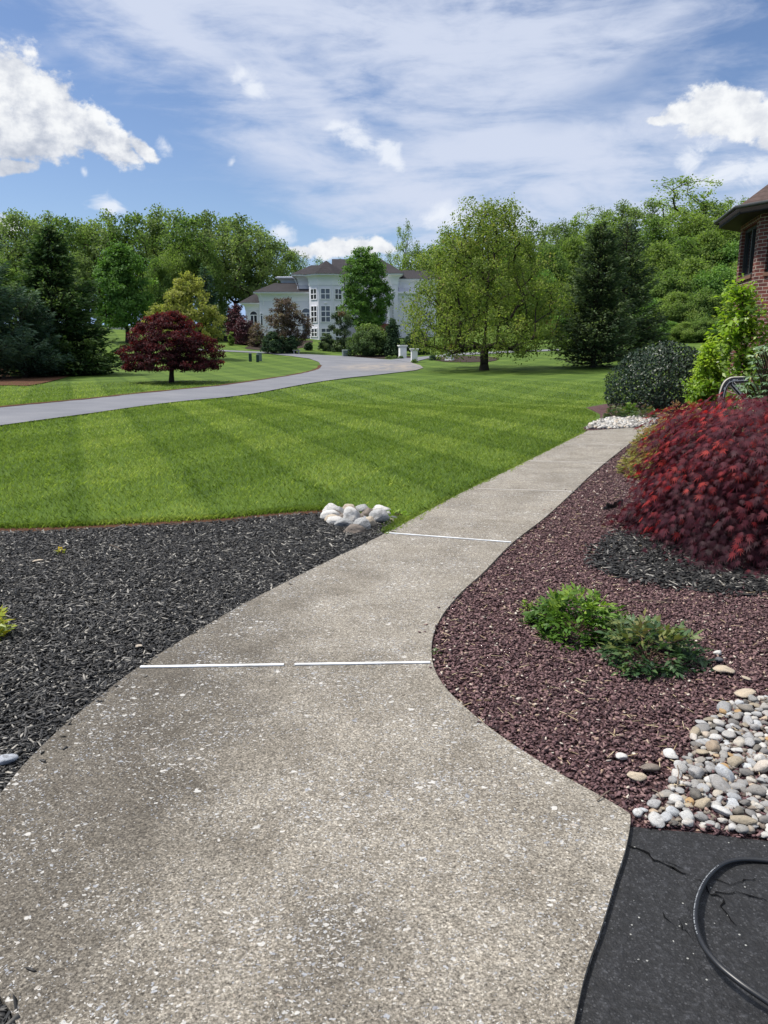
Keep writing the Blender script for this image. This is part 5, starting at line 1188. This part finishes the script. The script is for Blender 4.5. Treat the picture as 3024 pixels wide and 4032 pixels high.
# far patch of river stones at the end of the walkway
FARP = tpoly([(2310, 1690), (2345, 1665), (2420, 1652), (2590, 1648), (2580, 1672), (2548, 1686), (2400, 1692)])
M['far_stone'] = tint_mat('white_river_stones', [(0, (.13, .12, .11)), (.4, (.28, .27, .255)), (.8, (.46, .45, .43)), (1, (.45, .36, .26))], .75)
x, y = scatter(FARP, lambda x, y: np.ones(len(x)), 3200); n = len(x); s = rng.uniform(.04, .085, n)
chips('river_stones', x, y, rng.uniform(.015, .05, n), s, s * .75, s * .55, M['far_stone'], rng.random(n), .3, .2); tag(bpy.data.objects['river_stones'], 'whitish river stones spread at the far end of the walkway', 'stones')
sheet('far_stone_bed', FARP, .4, .012, M['brown_soil'])

# ------------------------------------------------------------------ garden hose
M['hose'], g, b = mat('black_rubber_hose', .38, .5); b.inputs['Base Color'].default_value = (.012, .0125, .014, 1); M['print'] = plain('grey_print', (.32, .34, .36), None, 5, .6, .3)
hp = us((2500, 2030), (2100, 1985), (1790, 1905), (1720, 1872), (1659, 1860), (1600, 1857), (1560, 1868), (1528, 1897), (1508, 1938), (1502, 1985), (1515, 2035), (1548, 2080), (1592, 2118), (1640, 2152), (1700, 2190), (1800, 2240), (2000, 2330), (2300, 2420))
hz_ = [.012, .012, .015, .015, .016, .020, .024, .028, .034, .042, .050, .055, .055, .05, .04, .03, .014, .012]
HP = smooth_line([(*G0(px, py, z), z) for (px, py), z in zip(hp, hz_)], 8)
hose = MB().tube(HP, .0080, 14).build('garden_hose', M['hose'], smooth=True); tag(hose, 'black rubber garden hose looping over the black asphalt', 'hose')
mb = MB()
for i in range(50, 78):
    a, b_ = Vector(HP[i]), Vector(HP[i + 1]); q = (a + b_) / 2; t = (b_ - a).normalized(); vd = (Vector((0, 0, CAM_H)) - q).normalized(); up = (vd * .8 + Vector((-.5, -.1, .4))).normalized(); up = (up - t * up.dot(t)).normalized(); s = t.cross(up)
    L = (b_ - a).length; rr = random.Random(i)
    for k in range(4):
        if rr.random() < .3: continue
        c = a + t * L * (k + .5) / 4 + up * .0082; w = L * .07; hgt_ = .0016
        mb.quad(*[tuple(c + t * e * w + s * f * hgt_) for e, f in ((-1, -1), (1, -1), (1, 1), (-1, 1))])
mb.build('printing', M['print'], hose)

# ------------------------------------------------------------------ planting beside the walkway
def compound(rg, bases, dirs, length, nl, L, W, droop=.35, up=.9):
    """pinnate leaves: leaflets in pairs along a rachis, one at the tip"""
    V, F, own, b0 = [], [], [], 0; n = len(bases); dirs = unit(dirs); side = unit(np.cross(dirs, np.array([0, 0, 1.0]) + rg.normal(0, .25, (n, 3)))); nrm = unit(np.cross(side, dirs))
    length = np.asarray(length) * np.ones(n)
    for k in range(nl):
        t = .35 + .65 * k / max(nl - 1, 1); pos = bases + dirs * (length * t)[:, None] - np.array([0, 0, 1.0]) * (length * droop * t * t)[:, None]
        for s in ((-1, 1) if k < nl - 1 else (0,)):
            d = dirs * (.55 if s else 1) + side * s * .8 + rg.normal(0, .12, (n, 3)) - np.array([0, 0, .25]); ll = L * rg.uniform(.75, 1.2, n)
            v, f = leaf_quads(pos, d, nrm + rg.normal(0, .25, (n, 3)), ll, ll * W / L, .08, .42); V.append(v); F.append(f + b0); b0 += len(v); own.append(np.arange(n))
    return np.concatenate(V), np.concatenate(F), np.concatenate(own)
def nandina(name, label, loc, R, H, lm, seed, n=170, L=.05, W=.02, nl=3, tint=(.5, .2), cat='shrub', group=None, sx=1.0, top=.4, stem='stem'):
    rg = np.random.default_rng(seed); t = thing(name, label, cat, loc, group=group)
    a = rg.uniform(0, 6.28, n); u = rg.random(n) ** .6; ph = np.arccos(np.clip(1 - u * 1.02, -1, 1)) * .98
    o = np.stack([np.sin(ph) * np.cos(a) * sx, np.sin(ph) * np.sin(a), np.cos(ph)], 1); sc = rg.uniform(.55, 1.0, n) ** .5
    lump = 1 + .16 * np.sin(3 * a + seed) + .1 * np.sin(7 * a + 2 * seed)
    tip = o * np.stack([R * sc * lump, R * sc * lump, H * sc], 1); tip[:, 2] = np.maximum(tip[:, 2], .02)
    d = o * np.array([1, 1, .75]) + rg.normal(0, .3, (n, 3)) + np.array([0, 0, .12]); b = tip - unit(d) * L * 1.1
    V, F, own = compound(rg, b, d, L * 1.6, nl, L, W); tn = np.clip(rg.normal(tint[0], tint[1], n)[own] + top * (tip[own, 2] / H - .5) + rg.normal(0, .06, len(own)), 0, 1)
    mk('foliage', V, F, lm, t, tint=tn)
    k = min(26, n); s0 = np.stack([rg.normal(0, R * .12, k), rg.normal(0, R * .12, k), np.zeros(k)], 1); mid = s0 * .5 + b[:k] * .5 + np.array([0, 0, .03]) * (H / .3)
    V, F = frustums(np.concatenate([s0, mid]), np.concatenate([mid, b[:k]]), np.full(2 * k, .004), np.full(2 * k, .003), 5); mk('stem', V, F, M[stem], t); return t
L_['nand_green'] = leaf_mat('leaf_glossy_green', greens((.024, .058, .010), (.062, .120, .018), (.19, .26, .035)), .28, .42, .3, gain=1.5)
L_['nand_bronze'] = leaf_mat('leaf_bronze_green', [(0, (.016, .040, .016)), (.45, (.040, .070, .026)), (.75, (.085, .095, .028)), (1, (.15, .085, .035))], .28, .4, .35, gain=1.8)
L_['gold'] = leaf_mat('leaf_gold_orange', [(0, (.10, .17, .02)), (.4, (.28, .30, .025)), (.7, (.50, .33, .03)), (1, (.50, .13, .04))], .4, .4, .4)
L_['spirea'] = leaf_mat('leaf_spirea', [(0, (.10, .115, .03)), (.4, (.21, .19, .05)), (.7, (.30, .19, .09)), (1, (.30, .10, .07))], .4, .5, .3)
L_['lime'] = leaf_mat('leaf_lime', greens((.06, .12, .012), (.15, .24, .022), (.28, .36, .04)), .45, .35, .45)
nandina('green_shrub', 'bright green leafy low shrub on the red stone chips', (1.09, 4.14, 0), .245, .27, L_['nand_green'], 1, n=420, L=.048, W=.021, tint=(.42, .15), sx=1.0, top=.7)
nandina('bronze_shrub', 'bronze-green leafy low shrub next to the bright green one', (1.36, 3.72, 0), .24, .27, L_['nand_bronze'], 2, n=280, L=.052, W=.021, tint=(.40, .16), top=.75)
x, y = G0(-82, 2520); nandina('golden_shrub', 'small golden and orange leafed plant at the edge of the black mulch', (x, y, 0), .16, .25, L_['gold'], 3, n=110, L=.05, W=.022, tint=(.42, .2), top=.5)
for i, (px, Y, R, top, lab) in enumerate([(2437, 17.2, .24, 1592, 'low bronze-green nandina-like shrub before the holly dome, beside the lawn'), (2495, 17.8, .19, 1580, 'small bright green shrub between the two low bronze ones'), (2552, 17.1, .29, 1590, 'low bronze-green shrub near the yellow-pink shrub')]):
    x, y, z = site(px, Y); nandina('low_shrub', lab, (x, y, 0), R, zat(top, Y), L_['nand_bronze'] if i != 1 else L_['nand_green'], 10 + i, n=220, L=.055, W=.024, tint=(.45, .2))
for i, (px, Y, R, top, lab) in enumerate([(2590, 9.5, .30, 1745, 'yellow-green spirea mound at the walkway edge, nearest of the three'), (2615, 10.9, .34, 1655, 'yellow-green spirea mound between the walkway and the red maple'), (2715, 12.6, .48, 1568, 'pinkish yellow spirea mound before the holly dome')]):
    x = at(px, Y); nandina('spirea_shrub', lab, (x, Y, 0), R * 1.2, zat(top, Y), L_['spirea'], 20 + i, n=800, L=.034, W=.017, tint=((.35, .18), (.35, .2), (.6, .2))[i])
x, y = G0(1558, 2036); nandina('clover_patch', 'small green patch with tiny yellow flowers behind the rock pile', (x, y, 0), .13, .07, L_['lime'], 31, n=90, L=.022, W=.014, cat='weed')
x, y = G0(240, 2190); nandina('yellow_weed', 'tiny yellow-leafed weed in the far black mulch', (x, y, 0), .035, .08, L_['gold'], 32, n=14, L=.022, W=.014, tint=(.4, .1), cat='weed')
x, y = G0(2080, 2420); nandina('pale_weed', 'thin pale weed beside the bright green shrub', (x, y, 0), .06, .10, L_['lime'], 33, n=12, L=.022, W=.012, cat='weed')
x, y = G0(1712, 2580); nandina('edge_weed', 'tiny weed growing at the walkway edge by the first joint', (x, y, 0), .025, .04, L_['nand_bronze'], 34, n=16, L=.014, W=.008, cat='weed')
# clipped holly dome and its neighbour: a shell of small glossy leaves
def holly(label, px, Y, R, H, seed, n):
    rg = np.random.default_rng(seed); x = at(px, Y); t = thing('holly_shrub', label, 'shrub', (x, Y, hz(x, Y)))
    a = rg.uniform(0, 6.28, n); v = rg.random(n); zc = v ** .9; rr = np.interp(zc, [0, .2, .5, .75, .9, 1], [.92, 1, .93, .72, .45, .05])
    lump = 1 + .035 * np.sin(4 * a + 6 * zc) + .03 * np.sin(9 * a - 11 * zc) + rg.normal(0, .012, n); dep = 1 - .28 * rg.random(n) ** 2.2
    P = np.stack([np.cos(a) * rr * R * lump * dep, np.sin(a) * rr * R * lump * dep, .04 + zc * H * dep * (1 + .03 * np.sin(5 * a))], 1)
    nrm = unit(np.stack([np.cos(a) * rr, np.sin(a) * rr, zc * 1.0], 1) + rg.normal(0, .55, (n, 3))); d = np.cross(nrm, rg.normal(0, 1, (n, 3))); L = rg.uniform(.05, .09, n)
    V, F = leaf_quads(P, d, nrm, L, L * .55, .1); mk('foliage', V, F, L_['holly'], t, tint=np.clip(rg.normal(.45, .22, n), 0, 1))
    P0 = np.stack([rg.normal(0, .1, 40), rg.normal(0, .1, 40), np.zeros(40)], 1); P1 = P[:40] * .9; V, F = frustums(P0, P1, np.full(40, .03), np.full(40, .01), 5); mk('stem', V, F, M['bark'], t)
holly('large clipped dark holly dome with glossy leaves at the end of the walkway', 2626, 20.4, 1.5, 1.68, 41, 15000)
holly('lower dark holly mass joined to the right side of the dome', 2835, 19.4, .62, .98, 42, 3600)
# broad-leaved lime green shrubs by the brick house
def sprays(name, label, cat, loc, spec, lm, seed, L=.11, W=.05, per=16, stem='stem', tint=(.5, .2)):
    """upright shoots with leaves along their upper part"""
    rg = np.random.default_rng(seed); t = thing(name, label, cat, loc); A, B, D, TT = [], [], [], []; P0, P1 = [], []
    for (x0, y0, x1, y1, h0, h1, n) in spec:
        for _ in range(n):
            s = np.array([rg.normal(0, .08), rg.normal(0, .08), 0]); e = np.array([rg.uniform(x0, x1), rg.uniform(y0, y1), rg.uniform(h0, h1)]); m = s * .35 + e * .65; m[2] = e[2] * .55
            ts = np.linspace(0, 1, 7); q = s * ((1 - ts) ** 2)[:, None] + m * (2 * ts * (1 - ts))[:, None] + e * (ts * ts)[:, None]
            P0 += list(q[:-1]); P1 += list(q[1:]); tv = rg.normal(0, tint[1] * .6)
            u = rg.uniform(.35, 1, per); c = np.stack([np.interp(u, ts, q[:, k]) for k in range(3)], 1); ax = unit(e - m)
            a = rg.uniform(0, 6.28, per); d = np.stack([np.cos(a), np.sin(a), np.full(per, .45)], 1) + ax * .5
            A.append(c + d * .02); D.append(d); TT.append(tint[0] + tv + rg.normal(0, tint[1], per) * .6 + .25 * (u - .6))
    V, F = frustums(np.array(P0), np.array(P1), np.full(len(P0), .007), np.full(len(P0), .006), 5); mk('stem', V, F, M[stem], t)
    A, D, TT = np.concatenate(A), np.concatenate(D), np.concatenate(TT); n = len(A); ll = L * rg.uniform(.6, 1.25, n)
    V, F = leaf_quads(A, D, rg.normal(0, .55, (n, 3)) + np.array([-.25, -.55, .8]), ll, ll * W / L, .1, .55); mk('foliage', V, F, lm, t, tint=np.clip(TT, 0, 1)); return t
x = at(2985, 14.9); deciduous('lime_shrub', 'tall lime green leafy shrub against the brick house', 'shrub', (x, 14.9, 0), 2.85, .68, L_['lime'], seed=51, z0=.5, fork=.15, trunk_r=.035, n=165, per=20, sig=.2, size=.125,
          prof=([0, .2, .45, .65, .85, 1], [.95, 1, .9, .72, .5, .25]), out=.5, lump=.5, seg=.25, r_tip=.005, updown=1.8, trunk='stem', crown='foliage', bark='stem', cx=-.55, kw=dict(base=.42, cl_tint=.18, up=1.1, outw=.35, flat=.8, aspect=.46, top_tint=.35))
x = at(2800, 15.8); deciduous('lime_bush', 'yellow-green leafy bush between the holly dome and the tall lime shrub', 'shrub', (x, 15.8, 0), 1.68, .42, L_['lime'], seed=52, z0=.35, fork=.1, trunk_r=.03, n=190, per=30, sig=.14, size=.085,
          prof=([0, .25, .6, .85, 1], [.9, 1, .8, .5, .2]), out=.45, lump=.3, seg=.2, r_tip=.005, trunk='stem', crown='foliage', bark='stem', kw=dict(base=.55, cl_tint=.22, up=1.0, aspect=.45, top_tint=.3))
# rhododendron: whorls of long drooping leaves round pale buds
L_['rhodo'] = leaf_mat('leaf_rhododendron', greens((.035, .065, .035), (.075, .115, .065), (.15, .19, .12)), .15, .45, .3, gain=2.0); M['bud'] = plain('pale_yellow_bud', (.42, .38, .15), (.34, .32, .14), 8, .6, .3)
def rhodo():
    rg = np.random.default_rng(61); Yr = 10.6; x = at(3105, Yr); t = thing('rhododendron', 'rhododendron with long drooping leaves and pale yellow buds by the brick house', 'shrub', (x, Yr, 0))
    k = 230; a = rg.uniform(0, 6.28, k); zc = rg.random(k); rr = np.interp(zc, [0, .3, .7, .9, 1], [.75, 1, .9, .6, .2]) * rg.uniform(.7, 1, k); c = np.stack([np.cos(a) * rr * .62, np.sin(a) * rr * .62, .35 + zc * 1.4], 1)
    A, D, T_ = [], [], []
    for i in range(k):
        m = 9; b = np.arange(m) * 6.28 / m + rg.uniform(0, 6); o = unit(np.array([np.cos(a[i]), np.sin(a[i]), .6]))
        d = np.stack([np.cos(b), np.sin(b), rg.normal(-.55, .2, m)], 1) + o * .35; A.append(np.repeat(c[i][None], m, 0)); D.append(d); T_.append(rg.normal(.45, .2) + rg.normal(0, .08, m))
    A, D, T_ = np.concatenate(A), np.concatenate(D), np.concatenate(T_); L = rg.uniform(.09, .145, len(A)); V, F = leaf_quads(A, D, rg.normal(0, .2, A.shape) + np.array([0, 0, 1.0]), L, L * .30, .06, .5); mk('foliage', V, F, L_['rhodo'], t, tint=np.clip(T_, 0, 1))
    P0 = np.stack([rg.normal(0, .06, k), rg.normal(0, .06, k), np.zeros(k)], 1); mid = P0 * .4 + c * np.array([.5, .5, .7]); V, F = frustums(np.concatenate([P0, mid]), np.concatenate([mid, c]), np.full(2 * k, .011), np.full(2 * k, .008), 5); mk('stem', V, F, M['stem'], t)
    front = [i for i in range(k) if c[i][1] < .1][:46]
    for i in front:
        mb = MB(); o = c[i] + np.array([0, 0, .012]); K = 7; prof = [(.006, 0), (.014, .018), (.012, .034), (.003, .052)]
        V = [(o[0] + r * math.cos(2 * math.pi * j / K), o[1] + r * math.sin(2 * math.pi * j / K), o[2] + z) for r, z in prof for j in range(K)]
        F = [(q * K + j, q * K + (j + 1) % K, (q + 1) * K + (j + 1) % K, (q + 1) * K + j) for q in range(3) for j in range(K)] + [tuple(3 * K + j for j in range(K))]
        mb.add(V, F); mb.build('bud', M['bud'], t, True)
rhodo()
# cut-leaf red maple: cascading sprays of finely lobed leaves
L_['lace'] = leaf_mat('leaf_red_lace', [(0, (.024, .009, .014)), (.4, (.054, .016, .026)), (.66, (.105, .022, .034)), (.84, (.23, .026, .030)), (1, (.40, .048, .040))], .42, .55, .16, (1.4, .6, .6), 1.0)
def laceleaf():
    rg = np.random.default_rng(77); cx, cy = 3.24, 6.28; t = thing('laceleaf_maple', 'low weeping red maple with finely cut leaves on the red stone chips', 'shrub', (cx, cy, 0))
    LOB = np.radians([-82, -52, -25, 0, 25, 52, 82]); LL = np.array([.55, .82, 1.0, 1.15, 1.0, .82, .55])
    k = 2100; a = rg.uniform(0, 2 * np.pi, k); a = np.where(rg.random(k) < .55, rg.uniform(2.4, 5.3, k), a); v = rg.random(k) ** .85
    shell = np.where(rg.random(k) < .75, rg.uniform(.86, 1.08, k), rg.uniform(.6, .93, k))
    layer = (np.floor(v * 8 + .7 * np.sin(2 * a) + rg.normal(0, .16, k)) - .7 * np.sin(2 * a) + .5) / 8
    rr = np.interp(v, [0, .12, .3, .55, .85, .95, 1], [1.02, 1.02, .93, .85, .76, .58, .22]); lump = 1 + .11 * np.sin(5 * a + 9 * v) + .09 * np.sin(9 * a - 17 * v) + .05 * np.sin(3 * a + 1)
    C = np.stack([np.cos(a) * rr * .92 * shell * lump, np.sin(a) * rr * 1.04 * shell * lump, .06 + np.clip(v * .45 + layer * .55, 0, 1.0) * 1.09 * np.where(v > .5, shell, 1)], 1)
    hd = np.stack([np.cos(a), np.sin(a), np.zeros(k)], 1); fall = np.interp(v, [0, .5, 1], [.75, .5, .12])
    hd = unit(hd + np.stack([-np.sin(a), np.cos(a), np.zeros(k)], 1) * rg.normal(0, .45, k)[:, None]); sd = hd - np.array([0, 0, 1.0]) * (fall + rg.normal(0, .15, k))[:, None]; sd = unit(sd)
    per = 8; n = k * per; u = np.tile(np.linspace(0, 1, per), k) + rg.normal(0, .04, n); rep = lambda q: np.repeat(q, per, 0)
    ln = rep(rg.uniform(.14, .38, k)); side = unit(np.cross(rep(sd), np.array([0, 0, 1.0]))); sgn = np.tile(np.array([-1, 1]), n // 2)
    P = rep(C) + rep(sd) * (ln * u)[:, None] + side * (sgn * rg.uniform(.01, .05, n))[:, None] - np.array([0, 0, 1.0]) * (ln * .35 * u * u)[:, None]; P[:, 2] = np.maximum(P[:, 2], .03 + rg.random(n) * .03)
    ld = unit(rep(sd) * .8 + side * (sgn * .55)[:, None] + rg.normal(0, .2, (n, 3)) - np.array([0, 0, .55])); nr = unit(rep(hd) * .45 + np.array([0, 0, 1.0]) + rg.normal(0, .3, (n, 3))); s2 = unit(np.cross(ld, nr)); nr = np.cross(s2, ld)
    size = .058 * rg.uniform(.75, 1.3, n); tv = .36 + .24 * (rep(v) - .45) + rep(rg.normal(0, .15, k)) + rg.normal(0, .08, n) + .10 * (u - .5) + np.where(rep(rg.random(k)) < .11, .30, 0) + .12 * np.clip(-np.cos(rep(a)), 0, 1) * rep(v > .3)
    Vs, Fs, Ts, b0 = [], [], [], 0
    for q, l in zip(LOB, LL):
        d = ld * math.cos(q) + s2 * math.sin(q) - np.array([0, 0, .18]); v_, f_ = leaf_quads(P, d, nr, size * l, size * l * .13, .03, .4); Vs.append(v_); Fs.append(f_ + b0); b0 += len(v_); Ts.append(tv)
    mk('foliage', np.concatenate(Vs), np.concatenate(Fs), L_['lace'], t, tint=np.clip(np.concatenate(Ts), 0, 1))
    k2 = 150; a_, p_, r_ = skeleton(rg, C[:k2] * np.array([.92, .92, .95]), .35, .05, .004, .15, .6, .25); idx = np.arange(1, len(a_)); V, F = frustums(a_[p_[idx]], a_[idx], r_[idx] * 1.2, r_[idx], 6); mk('trunk', V, F, M['bark'], t, smooth=True)
laceleaf()

# ------------------------------------------------------------------ striped chair by the brick house, scrap of edging, twigs
def stripe_mat():
    m, g, b = mat('black_white_stripes', .7, .3); co = g.coord('UV'); x, y, z = g.sep(co); n = g.noise(g.coord(), 30, 4, .6)
    c = g.ramp(x, [(0, (.55, .52, .42)), (.10, (.012, .012, .016)), (.34, (.55, .54, .50)), (.50, (.013, .013, .018)), (.90, (.55, .52, .42)), (1, (.55, .52, .42))], 'CONSTANT')
    c = g.mix((x.gt(.3)) * x._m('LESS_THAN', .62) * n.gt(.54), c, (.5, .5, .47)); setc(g, b, c); return m
M['stripes'] = stripe_mat()
Yc = 13.4; xc = at(2892, Yc); ch = thing('striped_chair', 'garden chair with a black and white striped cover by the brick house', 'chair', (xc, Yc, 0), .1)
def band(name, path, w, parent, th=.03):
    """a cloth band of width w along a path, with the stripes running along it"""
    P = [Vector(p) for p in smooth_line(path, 5)]; V = []; F = []; uv = []; K = 6
    for i, p in enumerate(P):
        d = (P[min(i + 1, len(P) - 1)] - P[max(i - 1, 0)]).normalized(); yv = Vector((0, 1, 0)); s = d.cross(yv).normalized(); n = s.cross(d)
        for j in range(K): V.append(tuple(p + s * (j / (K - 1) - .5) * w - yv * th * math.sin(math.pi * j / (K - 1))))
        V.append(tuple(p + s * .5 * w + yv * th)); V.append(tuple(p - s * .5 * w + yv * th))
    Q = K + 2; F = [(i * Q + j, i * Q + (j + 1) % Q, (i + 1) * Q + (j + 1) % Q, (i + 1) * Q + j) for i in range(len(P) - 1) for j in range(Q)]
    me = bpy.data.meshes.new(name); me.from_pydata(V, [], F); ul = me.uv_layers.new(name='UVMap')
    for f in me.polygons:
        for li, vi in zip(f.loop_indices, f.vertices): j = vi % Q; ul.data[li].uv = (min(j, K - 1) / (K - 1) if j < K else .5, vi / Q)
    me.materials.append(M['stripes']); o = bpy.data.objects.new(name, me); COL.objects.link(o); o.parent = parent; return o
cz = lambda py: zat(py, Yc); cxp = lambda px: at(px, Yc) - xc
band('backrest', [(cxp(2868), 0, .42), (cxp(2858), 0, cz(1585)), (cxp(2858), 0, cz(1545)), (cxp(2870), .01, cz(1512)), (cxp(2892), .03, cz(1499)), (cxp(2920), .05, cz(1497)), (cxp(2965), .08, cz(1496))], .12, ch)
band('seat_cover', [(cxp(2884), -.06, cz(1510)), (cxp(2908), -.07, cz(1534)), (cxp(2938), -.08, cz(1566)), (cxp(2972), -.1, cz(1600))], .10, ch)
mb = MB(); mb.box(-.2, .33, -.25, .2, .40, .45); mb.build('seat', M['black_metal'], ch, bevel=.01)
for sx_ in (-.17, .3):
    for sy_ in (-.22, .17): MB().tube([(sx_, sy_, 0), (sx_, sy_, .40)], .014, 6).build('leg', M['black_metal'], ch)
MB().tube([(.32, .2, .42), (.33, .24, .7), (.3, .27, .95)], .014, 6).build('frame', M['black_metal'], ch, True)
M['scrap'] = plain('black_plastic', (.010, .011, .013), (.02, .02, .022), 12, .35, .5)
a, b_ = Vector((*G0(2378, 2010, .02), .03)), Vector((*G0(2450, 1990, .02), .035)); mb = MB()
for i in range(8):
    t0 = i / 8; p = a.lerp(b_, t0); q = a.lerp(b_, t0 + .14); hh = .035 + .03 * math.sin(i * 1.9) ** 2
    mb.add([(p.x, p.y, .02), (q.x, q.y, .02), (q.x + .01, q.y + .02 * math.sin(i), .02 + hh), (p.x, p.y + .02 * math.cos(i), .022 + hh), (p.x, p.y + .035, .02), (q.x, q.y + .035, .02)], [(0, 1, 2, 3), (3, 2, 5, 4), (0, 3, 4), (1, 5, 2), (0, 4, 5, 1)])
tag(mb.build('plastic_scrap', M['scrap']), 'crumpled black plastic scrap on the red chips left of the red maple', 'scrap')
M['twig'] = plain('grey_twig', (.20, .16, .12), (.12, .09, .07), 20, .85, .2)
for i, (pa, pb, lab) in enumerate([((2350, 3152), (2402, 3115), 'thin dark twig lying on the walkway corner by the red chips'), ((2668, 3090), (2665, 3010), 'pale dry twig standing among the pebbles'), ((2570, 3110), (2600, 3150), 'pale dry stick at the rim of the pebble patch'), ((2480, 2362), (2672, 2378), 'long pale twig on the red chips behind the shrubs'), ((432, 2145), (480, 2170), 'pale bent stick in the far black mulch')]):
    z = .036; a, b_ = G0(*pa, z), G0(*pb, z); c = ((a[0] + b_[0]) / 2 + .008, (a[1] + b_[1]) / 2 + .006)
    tag(MB().tube([(*a, z), (*c, z + .006), (*b_, z + .003)], .003, 5, .0015).build('twig', M['twig']), lab, 'twig')
print('objects done')
